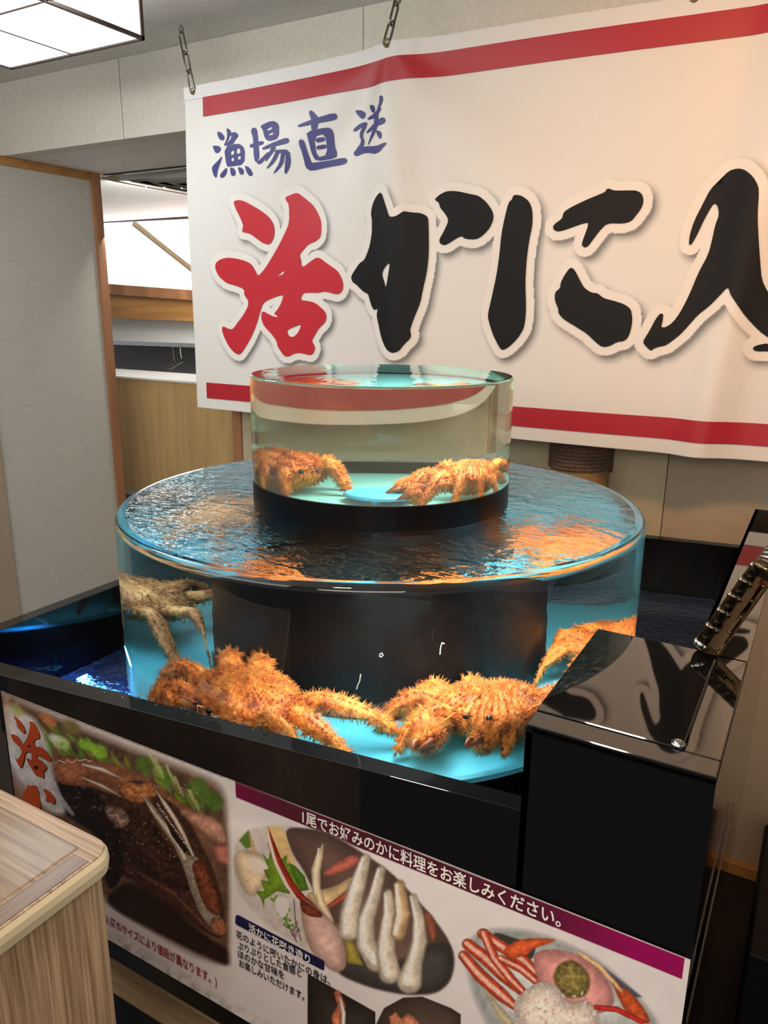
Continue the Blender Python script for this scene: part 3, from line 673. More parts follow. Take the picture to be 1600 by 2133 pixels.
# ================================================================ CRABS
def crabmat(name, c1, c2, c3):
    m, nt, b = newmat(name); n = nt.nodes; L = nt.links
    tc = n.new('ShaderNodeTexCoord'); nz = n.new('ShaderNodeTexNoise'); nz.inputs['Scale'].default_value = 38; nz.inputs['Detail'].default_value = 6
    L.new(tc.outputs['Object'], nz.inputs[0]); rp = n.new('ShaderNodeValToRGB'); e = rp.color_ramp.elements
    e[0].position = .38; e[0].color = (*c1, 1); e[1].position = .62; e[1].color = (*c3, 1); k = e.new(.5); k.color = (*c2, 1)
    nz.inputs['Roughness'].default_value = .75
    L.new(nz.outputs[0], rp.inputs[0]); L.new(rp.outputs[0], b.inputs['Base Color']); b.inputs['Roughness'].default_value = .6
    bp = n.new('ShaderNodeBump'); bp.inputs['Strength'].default_value = .7; bp.inputs['Distance'].default_value = .004
    n2 = n.new('ShaderNodeTexNoise'); n2.inputs['Scale'].default_value = 160; L.new(tc.outputs['Object'], n2.inputs[0]); L.new(n2.outputs[0], bp.inputs['Height'])
    L.new(bp.outputs[0], b.inputs['Normal']); return m
M['crab'] = crabmat('hairy_crab_shell', rgb(126, 54, 14), rgb(214, 114, 34), rgb(246, 170, 80))
M['crabdark'] = crabmat('brown_crab_shell', rgb(92, 62, 34), rgb(150, 108, 62), rgb(190, 156, 100))
M['crabtip'] = mat('claw_tip', rgb(120, 62, 34), .4, var=.3, scale=60)
M['eye'] = mat('crab_eye', (.01, .008, .006), .15)
rnd = random.Random(3)
def hairs(V, F, n, ln, wd=.0011, droop=.35):
    """spiky bristles standing on the surface"""
    A = [Vector(v) for v in V]; c = sum(A, Vector())/len(A)
    HV, HF = [], []
    for _ in range(n):
        f = rnd.choice(F); P = [A[i] for i in f]; p = sum(P, Vector())/len(P)+(P[0]-P[1])*rnd.uniform(-.4, .4)
        nn = (P[1]-P[0]).cross(P[2]-P[0])
        if nn.length < 1e-12: continue
        nn.normalize(); d = (nn+Vector((rnd.uniform(-.5, .5), rnd.uniform(-.5, .5), rnd.uniform(-.5, .3)))*.8).normalized()
        l = ln*rnd.uniform(.5, 1.25); t = d.orthogonal().normalized(); s = d.cross(t); k = len(HV)
        for a in (0, 2.09, 4.19): HV.append(tuple(p-d*.001+(t*math.cos(a)+s*math.sin(a))*wd))
        HV.append(tuple(p+d*l-Vector((0, 0, l*droop*.4)))); HF += [[k, k+1, k+3], [k+1, k+2, k+3], [k+2, k, k+3]]
    return HV, HF
def seg_tube(joints, radii, n=10, sub=4):
    P, R = [], []
    for i in range(len(joints)-1):
        a, b = Vector(joints[i]), Vector(joints[i+1])
        for k in range(sub):
            t = k/sub; P.append(tuple(a.lerp(b, t))); r = radii[i]*(1-t)+radii[i+1]*t
            r *= .80+.38*math.sin(PI*min(1, t*.8+.12))-(.16 if (k == 0 and i) else 0); R.append(r)
    P.append(tuple(joints[-1])); R.append(radii[-1]); return tube(P, R, n, flat=.8)
def make_crab(s=1.0, m=None, hair=1.0, legs=None, label='', name='hairy_crab', claws=True, spread=1.0, lift=0., fat=1.0, reach=0):
    m = m or M['crab']; root = empty(name, (0, 0, 0), label, 'crab')
    # carapace: rounded pentagon, domed, with bumps and side teeth
    n, q = 40, 22; V, F = [], []
    for j in range(q+1):
        ph = PI*j/q
        for i in range(n):
            a = 2*PI*i/n
            r = 1+.07*math.cos(2*a)+.05*math.cos(3*a-PI/2)+(.035*math.sin(a*16)*math.sin(ph)**6 if .3 < math.sin(a)+.6 < 1.5 else 0)
            x = .072*r*math.sin(ph)**.8*math.cos(a); y = .066*r*math.sin(ph)**.8*math.sin(a); z = .036*math.cos(ph)*(1 if ph < PI/2 else .75)
            nn = mnoise.noise(Vector((x, y, z))*60)*.006+mnoise.noise(Vector((x, y, z))*140)*.0035
            V.append(((x*(1+nn*8))*s, (y*(1+nn*8))*s, (z+.040+nn+lift)*s))
    for j in range(q):
        for i in range(n): F.append([j*n+i, (j+1)*n+i, (j+1)*n+(i+1) % n, j*n+(i+1) % n])
    HV, HF = hairs(V, F, int(3600*hair), .0090*s)
    mesh('carapace', *cat_((V, F), (HV, HF)), m, root, smooth=True, local=True)
    # legs
    k = 0
    for side in (-1, 1):
        for i in range(4):
            a = (-.85+.55*i)+rnd.uniform(-.12, .12); L = (1.0+.12*(1.5-abs(i-1.5)))*spread*(1.5 if (reach == side and i == 0) else 1)
            dx, dy = side*math.cos(a), -math.sin(a)*1.0
            up = rnd.uniform(.6, 1.25)
            j0 = (dx*.052, dy*.045+.0, .034+lift); j1 = (dx*(.052+.050*L), dy*(.045+.050*L), .034+.030*up+lift*.6)
            j2 = (dx*(.052+.092*L), dy*(.045+.092*L)-.006*i, .036+lift*.2); j3 = (dx*(.052+.120*L), dy*(.045+.125*L)-.010*i, .002)
            J = [tuple(c*s for c in p) for p in (j0, j1, j2, j3)]
            V, F = seg_tube(J, [.0125*s*fat, .0130*s*fat, .0100*s*fat, .0022*s], 9)
            mesh('leg', *cat_((V, F), hairs(V, F, int(620*hair), .0092*s)), m, root, smooth=True, local=True)
    if claws:
        for side in (-1, 1):
            w = rnd.uniform(.85, 1.1)
            J = [(side*.040, .048, .034+lift), (side*.066*w, .078, .046+lift), (side*.052*w, .108, .036), ]
            J = [tuple(c*s for c in p) for p in J]
            V, F = seg_tube(J, [.012*s, .0155*s, .013*s], 9); c = J[-1]
            V2, F2 = ball((c[0]-side*.006*s, c[1]+.012*s, c[2]-.004*s), .019*s, 14, 10, (1.0, 1.25, .8))
            B = cat_((V, F), (V2, F2)); hh = hairs(B[0], B[1], int(900*hair), .0115*s)
            cw = mesh('claw', *cat_(B, hh), m, root, smooth=True, local=True)
            e = Vector((c[0]-side*.010*s, c[1]+.026*s, c[2]-.004*s)); fg = []
            for u, vv in ((.006, .5), (-.007, -.35)):
                fg.append(tube([tuple(e+Vector((u*s, -.006*s, 0))), tuple(e+Vector(((u*1.6)*s, .012*s, -.004*s))), tuple(e+Vector((u*.5*s, .030*s, -.012*s)))], [.0068*s, .0058*s, .0012*s], 8))
            mesh('pincer', *cat_(*fg), M['crabtip'], cw, smooth=True, local=True)
    for side in (-1, 1):
        V, F = ball((side*.016*s, .064*s, (.050+lift)*s), .0048*s, 10, 8); mesh('eye', V, F, M['eye'], root, smooth=True, local=True)
    V = []; F = []
    for side in (-1, 1):
        a = tube([(side*.008*s, .062*s, (.050+lift)*s), (side*.020*s, .095*s, (.062+lift)*s), (side*.034*s, .118*s, (.05+lift)*s)], [.0016*s, .001*s, .0005*s], 5); n0 = len(V); V += a[0]; F += [[i+n0 for i in q] for q in a[1]]
    mesh('antennae', V, F, m, root, smooth=True, local=True)
    return root
def place(o, x, y, z, rz, rx=0., ry=0., rmax=RB-.030, rmin=RS+.004, zmin=ZF+.002):
    """stand the crab in its tank; legs that reach the acrylic are pressed against it"""
    o.location = W((x, y, z)); o.rotation_euler = (rx, ry, rz); bpy.context.view_layer.update()
    Mw = o.matrix_world.copy(); Mi = Mw.inverted(); cx, cy = CB[0]*K, CB[1]*K
    for ch in o.children_recursive:
        me = ch.data
        for v in me.vertices:
            p = Mw@v.co; dx, dy = p.x-cx, p.y-cy; rr = math.hypot(dx, dy)
            a, b = rmax*K, rmin*K; t = rr
            if rr > a-.03: t = a-.03*math.exp(-(rr-(a-.03))/.03)
            if b and rr < b+.01: t = b+.01*math.exp((rr-(b+.01))/.03)
            if t != rr: p.x = cx+dx*t/rr; p.y = cy+dy*t/rr
            zz = zmin*K+H
            if p.z < zz: p.z = zz
            v.co = Mi@p
        me.update()
def polar(deg, r): return CB[0]+r*math.cos(math.radians(deg)), CB[1]+r*math.sin(math.radians(deg))
# direction from the tank centre to the viewer is -60 degrees
SMALL = dict(rmax=RS-.016, rmin=0, zmin=SF+.002)
c = make_crab(1.5, hair=1.9, label='big orange hairy crab at the front of the large tank, left of centre', spread=.95, fat=1.12); place(c, *polar(-91, .44), ZF+.002, 2.6, -.10, 0)
c = make_crab(1.4, hair=1.9, label='orange hairy crab at the front right of the large tank beside the black box', spread=.74, fat=1.15); place(c, *polar(-33, .445), ZF+.002, 3.3, .1, 0)
c = make_crab(1.3, hair=1.3, label='orange hairy crab seen through the rippling surface at the right of the large tank', spread=.8, fat=1.1); place(c, *polar(24, .45), ZF+.002, .6)
c = make_crab(1.3, hair=.6, m=M['crabdark'], label='brown crab with long bent legs at the left side of the large tank', name='brown_crab', spread=1.25, lift=.03); place(c, *polar(190, .44), ZF+.002, 1.9)
c = make_crab(.94, lift=.012, hair=1.6, label='orange hairy crab facing forward on the right in the small upper tank', spread=.95, fat=.95); place(c, *polar(0, .195), SF+.002, 2.35, 0, 0, **SMALL)
c = make_crab(1.15, hair=1.3, label='orange hairy crab pressed to the glass on the left in the small upper tank', spread=.5, claws=False); place(c, *polar(213, .180), SF+.002, -1.9, 0, 0, **SMALL)

# small white threads drifting in the water in front of the drum
def drift(px, py, pts, lab):
    d = 1.03; P = [tuple(np.array(ony(px+a, py+b, d))) for a, b in pts]
    o = mesh('white_thread', *tube(P, .0011, 5), M['white']); tag(o, lab, 'thread', 'white threads drifting in the large tank')
drift(795, 1360, [(-4, -3), (1, -5), (3, -1), (-1, 3), (-5, 0)], 'tiny curled white thread near the middle of the black drum')
drift(922, 1345, [(4, -4), (-1, -6), (-4, 4), (-5, 18)], 'hook shaped white thread right of the drum middle')
drift(748, 1410, [(5, -14), (3, 0), (-1, 8), (-3, 16)], 'short wavy white thread above the big front crab')
# ================================================================ TUBE ON THE PUMP BOX
A = Vector(onz(1470, 1352, ZB+.012)); B = Vector(ony(1640, 1120, 1.47))
hs = empty('spray_hose', tuple(A), 'smoky clear tube with metal clips leaning on the glossy black box', 'hose')
AB = B-A; ax = AB.normalized(); left = ax.cross(Vector((-.3, .95, 0))).normalized()
vw = A.normalized(); side_ = -ax.cross(vw).normalized()
mesh('clear_tube', *tube([tuple(A), tuple(A.lerp(B, .72)), ], .0225, 24, caps=True), M['smoke'], hs, smooth=False)
rodV = []
for i in range(5):
    a = A.lerp(B, .02+.135*i)-side_*.010-vw*.003; b = A.lerp(B, .125+.135*i)-side_*.010-vw*.003
    rodV.append(tube([tuple(a), tuple(b)], .0088, 12))
mesh('inner_rods', *cat_(*rodV), M['black'], hs, smooth=True)
for i in range(6):
    p = A.lerp(B, .01+.135*i)-side_*.014-vw*.006
    mesh('clip', *cat_(tube([tuple(p-side_*.004-ax*.0), tuple(p+side_*.010)], .0062, 12), ball(tuple(p-side_*.004), .0062, 10, 6), ball(tuple(p+side_*.010), .0062, 10, 6)), M['chrome'], hs, smooth=True)
for i in range(5):
    p = A.lerp(B, .05+.135*i)+side_*.013-vw*.004; mesh('rivet', *ball(tuple(p), .0034, 10, 6), M['chrome'], hs, smooth=True)
P0 = A.lerp(B, .70); P = []
for i in range(200):
    t = i/200; p = P0.lerp(A.lerp(B, 1.4), t); a = i*.62; u = ax.orthogonal().normalized(); w = ax.cross(u)
    P.append(tuple(p+(u*math.cos(a)+w*math.sin(a))*.017))
mesh('coil', *tube(P, .0030, 6), M['chrome'], hs, smooth=True)
mesh('collar', *tube([tuple(A.lerp(B, .66)), tuple(A.lerp(B, .67)), tuple(A.lerp(B, .725)), tuple(A.lerp(B, .735))], [.0185, .0215, .0215, .017], 20), M['chrome'], hs, smooth=True)

# ================================================================ POSTER
ZP1 = -.8345; ZP0 = -1.393; PX0, PX1 = -1.528, -.0525
po = empty('poster', (-.8, Y0-.003, ZP0), 'wide printed crab menu poster on the black tank front', 'poster')
nx, nz = 1150, 440
gx = np.linspace(PX0, PX1, nx); gz = np.linspace(ZP0, ZP1, nz); X, Z = np.meshgrid(gx, gz); YP = np.full_like(X, Y0-.004)
D = np.stack([X, YP, Z], -1); U_ = 800+FPX*(D@_R)/(D@_f); V_ = 1066.5-FPX*(D@_U)/(D@_f)      # layout coordinates of the print
rs = np.random.RandomState(5)
def vnoise(u, v, s):
    g = rs.rand(64, 64); a = (u/s) % 63; b = (v/s) % 63; i = a.astype(int); j = b.astype(int); fa = a-i; fb = b-j
    fa = fa*fa*(3-2*fa); fb = fb*fb*(3-2*fb)
    return (g[j, i]*(1-fa)*(1-fb)+g[j, i+1]*fa*(1-fb)+g[j+1, i]*(1-fa)*fb+g[j+1, i+1]*fa*fb)
def fbm(s): return .5*vnoise(U_, V_, s)+.3*vnoise(U_+91, V_+37, s/2.1)+.2*vnoise(U_+17, V_+53, s/4.3)
N40, N14, N6 = fbm(40), fbm(14), fbm(6)
IMG = np.ones((nz, nx, 3))*np.array((226, 216, 210.)); IMG += (N40-.5)[..., None]*8
def blend(mask, col, noise=None, amp=0.):
    c = np.array(col, float)*np.ones_like(IMG)
    if noise is not None: c = np.clip(c*(1+(noise-.5)[..., None]*amp), 0, 255)
    IMG[:] = IMG*(1-mask[..., None])+c*mask[..., None]
def bbox(pts, pad):
    p = np.array(pts); return (U_ > p[:, 0].min()-pad) & (U_ < p[:, 0].max()+pad) & (V_ > p[:, 1].min()-pad) & (V_ < p[:, 1].max()+pad)
def poly(pts, col, soft=1.5, noise=None, amp=0., op=1., holes=()):
    if soft >= 2.5 and len(pts) > 4: pts = smoothpoly(pts, 2)
    k = bbox(pts, soft*2+2)
    if not k.any(): return
    u, v = U_[k], V_[k]; ins = inside(u, v, pts); d = dist(u, v, pts); d = np.where(ins, d, -d)
    for h in holes:
        ih = inside(u, v, h); dh = dist(u, v, h); d = np.minimum(d, np.where(ih, -dh, dh))
    m = np.zeros_like(U_); m[k] = np.clip(d/soft+.5, 0, 1)*op
    if noise is None or amp < .25 or op < 1: blend(m, col, noise, amp); return
    w = max(4., min(np.ptp(np.array(pts)[:, 0]), np.ptp(np.array(pts)[:, 1]))*.28)
    sh = np.ones_like(U_); sh[k] = .70+.42*np.clip(d/w, 0, 1)**.7+(N6[k]-.5)*.35*amp
    blend(m, np.array(col, float)*sh[..., None], noise, amp*.7)
def stroke(pts, w, col, soft=1.5, noise=None, amp=0., op=1.):
    if not hasattr(w, '__len__'): w = [w]*len(pts)
    # smooth polyline with varying width
    k = bbox(pts, max(w)+soft+2)
    if not k.any(): return
    u, v = U_[k], V_[k]; best = np.full(u.shape, -1e9)
    for i in range(len(pts)-1):
        x0, y0 = pts[i]; x1, y1 = pts[i+1]; ex, ey = x1-x0, y1-y0; L = ex*ex+ey*ey+1e-9
        t = np.clip(((u-x0)*ex+(v-y0)*ey)/L, 0, 1); d = np.hypot(u-x0-t*ex, v-y0-t*ey); best = np.maximum(best, (w[i]*(1-t)+w[i+1]*t)/2-d)
    m = np.zeros_like(U_); m[k] = np.clip(best/soft+.5, 0, 1)*op
    if max(w) < 8 or op < 1: blend(m, col, noise, amp); return
    sh = np.ones_like(U_); sh[k] = .66+.50*np.clip(best/(max(w)*.5), 0, 1)**.8
    blend(m, np.array(col, float)*sh[..., None], noise, amp)
def ell(cx, cy, a, b, ang, col, soft=1.5, noise=None, amp=0., op=1.):
    c, s = math.cos(ang), math.sin(ang); pts = [(cx+a*math.cos(t)*c-b*math.sin(t)*s, cy+a*math.cos(t)*s+b*math.sin(t)*c) for t in np.linspace(0, 2*PI, 40, endpoint=False)]
    poly(pts, col, soft, noise, amp, op)
def Q(ox, oy, s, pts): return [(ox+a*s, oy+b*s) for a, b in pts]
s1 = .34375   # crop scale
L_ = lambda pts: Q(0, 1400, .3436, pts)
# left photograph: live crab on grass
poly(L_([(-60,60),(200,215),(700,430),(1150,600),(1330,680),(1370,800),(1400,1100),(1420,1500),(1400,1790),(1150,1700),(800,1480),(640,1380),(300,1100),(-60,900)]), (128, 92, 70), 22, N40, .9)
poly(L_([(200,240),(700,470),(1150,650),(1330,760),(1300,900),(900,700),(600,600),(300,420)]), (104, 84, 60), 14, N14, 1.2)
for i in range(60):
    t = rs.rand(); x = 250+t*1020; y = 330+t*470+rs.rand()*170-60
    dx, dy = rs.uniform(20, 70), rs.uniform(40, 130); c_ = (rs.randint(70, 150), rs.randint(110, 165), rs.randint(20, 60))
    stroke(L_([(x, y), (x+dx*.5, y+dy*.45), (x+dx, y+dy)]), [3, 8, 2], c_, 4, op=.8)
for x, y, a, b, c_ in ((370,430,60,40,(170,190,120)),(520,440,50,34,(120,170,50)),(600,480,60,40,(130,175,50)),(430,330,60,40,(120,110,60)),(290,290,60,28,(190,110,70)),(880,560,60,50,(80,110,40)),(1010,640,50,40,(90,130,40)),(1280,780,80,60,(70,100,35)),(1200,700,60,60,(80,110,40)),(330,400,40,26,(200,200,180)),(960,600,34,40,(130,150,70))):
    ell(*L_([(x, y)])[0], a*.34, b*.34, .5, c_, 8, N14, .6, .85)
for x, y in ((900,480),(940,530),(1010,570),(1060,640),(1150,720)):
    stroke(L_([(x, y), (x+50, y+110)]), [7, 3], (196, 196, 130), 4, op=.7)
poly(L_([(330,500),(500,520),(720,560),(900,640),(1150,830),(1330,900),(1370,1000),(1260,1010),(1000,860),(700,700),(420,620)]), (168, 104, 72), 8, N14, .7)
poly(L_([(280,560),(420,640),(720,760),(760,660),(900,660),(960,740),(1100,830),(1200,1000),(1320,1250),(1380,1560),(1350,1620),(1280,1600),(1000,1420),(780,1240),(650,1200),(600,960),(380,760)]), (84, 52, 40), 6, N6, 1.1)
poly(L_([(260,760),(330,690),(470,680),(600,740),(700,900),(760,1180),(700,1320),(640,1300),(620,1010),(420,880)]), (38, 26, 24), 8, N6, .9)
poly(L_([(700,850),(880,800),(1000,1040),(1180,1240),(1150,1350),(860,1220),(720,1080)]), (62, 38, 30), 8, N6, 1.6)
poly(L_([(720,720),(760,660),(860,680),(900,655),(950,700),(960,740),(880,800),(760,780)]), (176, 110, 64), 4, N6, .9)
poly(L_([(630,800),(740,820),(800,900),(730,960),(640,880)]), (150, 120, 104), 5, N6, 1.2)
for i in range(90):
    x, y = 640+rs.rand()*560, 680+rs.rand()*560; ell(*L_([(x, y)])[0], rs.uniform(.7, 2), rs.uniform(.7, 1.6), 0, (220, 200, 186), 1, op=.7)
for i in range(40):
    x, y = 430+rs.rand()*200, 680+rs.rand()*160; ell(*L_([(x, y)])[0], rs.uniform(1, 3), rs.uniform(1, 2.4), 0, (150, 140, 150), 1.5, op=.5)
# upper claw
poly(L_([(330,520),(420,505),(520,560),(640,590),(740,640),(700,650),(560,610),(520,640),(640,700),(735,755),(690,745),(560,690),(400,690),(310,640)]), (172, 106, 74), 3, N6, .6)
stroke(L_([(500,560),(620,590),(735,645)]), [5, 9, 2], (230, 206, 190), 2); stroke(L_([(500,640),(620,690),(735,755)]), [4, 8, 2], (222, 196, 176), 2)
for i in range(16): ell(*L_([(340+i*14, 530+rs.rand()*20)])[0], 1.6, 1.6, 0, (240, 220, 205), 1)
# big right claw
poly(L_([(860,745),(900,770),(1000,900),(1080,1010),(1140,1090),(1130,1110),(1210,1120),(1260,1280),(1330,1480),(1380,1560),(1340,1600),(1280,1580),(1180,1400),(1110,1180),(1060,1060),(960,920)]), (186, 166, 146), 2.5, N6, .5)
poly(L_([(1160,1150),(1230,1130),(1290,1270),(1350,1460),(1310,1480),(1240,1430),(1180,1250)]), (128, 66, 44), 3, N6, .9)
poly(L_([(1020,850),(1140,1010),(1270,1160),(1310,1280),(1290,1300),(1210,1120),(1130,1060),(1060,960)]), (100, 58, 44), 3, N6, .7)
stroke(L_([(945,718),(1000,800),(1060,890),(1110,980),(1170,1110)]), [2, 9, 10, 9, 6], (214, 196, 172), 2, N6, .3)
stroke(L_([(865,750),(940,860),(1020,960),(1090,1060),(1120,1130)]), [2, 9, 12, 12, 12], (216, 198, 172), 2, N6, .3)
poly(L_([(1000,890),(1080,1000),(1140,1080),(1120,1100),(1040,990)]), (30, 22, 20), 2)
for i in range(24):
    t = i/24; ell(*L_([(955+t*200, 800+t*280+rs.rand()*8)])[0], 1.5, 1.5, 0, (240, 226, 206), 1)
poly(L_([(1290,1480),(1360,1500),(1385,1570),(1330,1610),(1270,1560)]), (150, 94, 62), 4, N6, .7)
poly(L_([(1060,820),(1230,850),(1360,930),(1380,1060),(1300,1030),(1180,930)]), (190, 138, 112), 8, N14, .7)
poly(L_([(1280,1050),(1390,1040),(1400,1180),(1310,1150)]), (172, 104, 86), 8, N14, .5)
# lower dark board
poly(L_([(660,1340),(800,1250),(1280,1620),(1410,1700),(1410,1800),(1150,1680),(740,1470),(650,1400)]), (50, 30, 24), 10, N14, .8)
stroke(L_([(860,1230),(1050,1340),(1280,1570)]), [9, 12, 9], (104, 62, 48), 4, N6, .6)
# left fade behind the orange title
poly(L_([(20,190),(110,230),(230,290),(310,500),(330,700),(420,860),(300,860),(100,640),(50,560),(20,330)]), (206, 200, 198), 12, N14, .35, .93)
stroke(L_([(300,600),(360,760),(440,860)]), [8, 12, 8], (190, 192, 200), 5, N6, .4, .8)
stroke(L_([(60,560),(120,680),(160,800)]), [10, 10, 6], (150, 140, 150), 8, op=.6)
poly(L_([(60,190),(110,180),(150,260),(90,280)]), (168, 164, 90), 8, op=.7); poly(L_([(20,120),(60,130),(60,440),(20,500)]), (180, 150, 126), 10, op=.7)
# white right part of the sheet and soft divider
poly([(478, 1640), (1500, 2040), (1500, 2300), (478, 2300)], (228, 218, 212), 14, N40, .05)
# purple title bar
poly([(490, 1627), (1426, 1996), (1421, 2040), (492, 1661)], (150, 10, 84), 1.2)
k = np.clip(1-np.abs((U_-850)/470), 0, 1)
bar = [(490, 1627), (1426, 1996), (1421, 2040), (492, 1661)]; ins = inside(U_, V_, bar)
kk = np.clip(k*2.2, 0, 1)[..., None]; IMG[ins] = (np.array((150, 10, 84.))*(1-kk)+np.array((84, 28, 42.))*kk)[ins]
# second photograph: crab sashimi in an ellipse
C_ = lambda pts: Q(480, 1680, .29375, pts)
poly(C_([(20,260),(130,160),(300,130),(500,150),(640,170),(830,250),(1110,440),(1260,590),(1440,780),(1560,960),(1590,1100),(1560,1240),(1460,1320),(1380,1345),(1250,1340),(1000,1290),(740,1180),(640,1100),(540,1020),(300,880),(120,700),(30,560)]), (206, 192, 182), 8, N14, .2)
poly(C_([(370,140),(640,165),(830,260),(1110,440),(1260,590),(1440,790),(1560,960),(1590,1100),(1560,1240),(1460,1325),(1250,1335),(1000,1285),(740,1180),(690,950),(640,700),(520,450),(440,340)]), (106, 80, 70), 5, N40, .35)
poly(C_([(740,1000),(1200,1120),(1420,960),(1560,980),(1588,1100),(1556,1240),(1460,1322),(1250,1332),(1000,1282),(750,1180)]), (66, 60, 56), 12, N40, .3)
poly(C_([(20,380),(60,300),(220,330),(270,440),(240,560),(170,640),(110,620),(50,500)]), (224, 196, 160), 8, N14, .35); ell(*C_([(200,420)])[0], 26, 14, .5, (236, 218, 200), 8)
poly(C_([(60,240),(130,165),(170,280),(110,300)]), (90, 120, 50), 3); poly(C_([(130,165),(170,290),(190,320),(150,310)]), (206, 160, 110), 3)
poly(C_([(250,130),(380,150),(430,330),(470,430),(440,480),(330,330),(270,230)]), (214, 178, 120), 3, N14, .2)
for pts, cc in (([(225,330),(270,380),(285,300),(330,400),(400,340),(400,400),(460,420),(440,470),(520,500),(560,590),(500,600),(430,560),(420,620),(330,600),(240,660),(240,720),(215,650),(180,600),(240,600),(215,520),(270,530),(235,450),(270,440)], (124, 160, 44)), ([(400,350),(420,400),(470,430),(530,500),(545,590),(500,600),(450,500)], (80, 120, 36))):
    poly(C_(pts), cc, 2, N14, .5)
for i in range(46):
    t = rs.rand(); x, y = 300+t*180+rs.randn()*22, 630+t*300; ell(*C_([(x, y)])[0], rs.uniform(2, 5), rs.uniform(2, 4), rs.rand()*3, ((90, 130, 40) if rs.rand() > .35 else (150, 100, 140)) if y > 820 else (110, 150, 50), 1.5, op=.9)
stroke(C_([(330,700),(400,820),(470,960)]), 2, (70, 90, 36)); stroke(C_([(450,660),(460,800),(500,950)]), 2, (80, 80, 50))
poly(C_([(310,640),(400,640),(420,720),(380,800),(330,760)]), (226, 218, 210), 4)
poly(C_([(640,470),(860,330),(930,370),(900,420),(700,500)]), (180, 96, 80), 3, N14, .5)
poly(C_([(520,620),(640,590),(760,560),(850,495),(880,510),(860,570),(760,680),(680,740),(600,720)]), (214, 178, 130), 3, N14, .4); stroke(C_([(700,710),(800,640),(850,590)]), [10, 12, 8], (170, 80, 60), 3)
stroke(C_([(262,150),(290,260),(340,400),(430,560),(510,650),(600,720)]), [4, 14, 18, 16, 14, 10], (150, 44, 30), 2, N14, .5)
stroke(C_([(262,150),(275,240),(320,400),(400,560),(460,640)]), [3, 6, 7, 7, 4], (226, 206, 190), 1.5)
stroke(C_([(655,270),(630,360),(605,450),(610,580),(640,680),(710,810)]), [4, 16, 19, 18, 19, 14], (224, 200, 160), 2, N14, .25)
for i in range(22): ell(*C_([(625-i*1.7 if i < 12 else 600, 300+i*15)])[0], 2, 2, 0, (240, 226, 206), 1)
poly(C_([(495,640),(560,680),(650,740),(740,830),(800,930),(828,1050),(820,1150),(760,1180),(690,1150),(580,1040),(530,920),(500,780)]), (214, 172, 156), 4, N14, .35)
poly(C_([(490,640),(560,690),(640,740),(660,790),(560,780),(500,740)]), (120, 56, 36), 3, N6, .8)
poly(C_([(740,820),(800,870),(880,980),(945,1130),(830,1110),(800,940)]), (180, 160, 70), 2, N14, .4)
for pts, w in (([(960,370),(900,560),(850,740),(840,880)], [20,34,40,44]), ([(1070,450),(1020,640),(960,800),(960,980),(1040,1090)], [18,26,34,40,50]), ([(1120,620),(1130,760),(1110,900),(1100,1040),(1130,1180)], [18,28,34,40,46]), ([(1300,640),(1340,800),(1340,960),(1300,1110),(1270,1240)], [14,26,32,36,52]), ([(1200,560),(1220,760),(1190,900)], [24,34,30])):
    c0 = (196, 160, 116) if pts[0][0] == 1200 else (226, 208, 182)
    stroke(C_(pts), w, c0, 6, N14, .4); stroke(C_([(a-22, b) for a, b in pts]), [q*.32 for q in w], (242, 236, 226), 5, N6, .2, .85)
poly(C_([(1360,720),(1440,780),(1470,900),(1440,980),(1400,900)]), (140, 80, 56), 8, N14, .5)
# navy caption bar
cap = C_([(46,768),(62,772),(650,1085),(668,1100),(666,1160),(650,1160),(44,840),(34,826),(36,780)]); poly(cap, (26, 28, 66), 1.2)
# boxes at the bottom
poly([(641, 2028), (782, 2108), (782, 2300), (640, 2300)], (54, 44, 40), 1.5, N40, .4)
stroke([(703, 2070), (712, 2095), (700, 2120), (706, 2160)], [14, 16, 20, 20], (214, 120, 90), 3, N6, .8); stroke([(709, 2080), (716, 2110), (714, 2160)], [5, 9, 9], (240, 220, 206), 2)
poly([(784, 2133), (800, 2100), (840, 2078), (880, 2076), (940, 2100), (960, 2113), (958, 2300), (784, 2300)], (84, 66, 56), 2, N40, .4)
poly([(810, 2118), (824, 2108), (836, 2122), (850, 2110), (862, 2118), (880, 2140), (870, 2160), (820, 2160)], (222, 140, 100), 2, N6, .6)
# right photograph: boiled red crab plate
R__ = lambda pts: Q(900, 1700, .4375, pts)
poly(R__([(150,640),(230,540),(430,540),(600,590),(800,690),(960,840),(1060,960),(1100,1060),(300,1060),(200,860)]), (196, 196, 188), 16, N14, .35)
poly(R__([(290,545),(420,590),(500,600),(480,690),(380,700),(300,600)]), (60, 58, 52), 4); poly(R__([(820,720),(1000,860),(940,870),(860,800)]), (80, 84, 96), 5)
for pts, w in (([(240,560),(330,620),(440,690),(520,770)], [22,24,24,14]), ([(170,610),(260,680),(340,760),(440,850)], [24,28,26,14]), ([(150,665),(230,760),(330,850),(400,910)], [22,28,28,16]), ([(250,560),(300,680),(380,780),(440,840)], [20,20,20,14]), ([(330,680),(430,730),(500,790)], [16,18,16])):
    stroke(R__(pts), w, (206, 76, 48), 2.5, N6, .5); stroke(R__([(a-8, b-6) for a, b in pts]), [q*.35 for q in w], (244, 200, 176), 2.5, N6, .4, .85)
poly(R__([(330,640),(400,590),(480,580),(600,585),(560,605),(480,630),(460,660),(380,680)]), (216, 92, 46), 3, N6, .5)
poly(R__([(480,650),(560,630),(680,650),(800,730),(860,820),(870,900),(820,940),(700,940),(560,860),(490,760)]), (224, 150, 140), 4, N14, .45)
poly(R__([(600,700),(680,680),(760,760),(740,860),(640,870),(570,780)]), (130, 112, 60), 6, N6, .9)
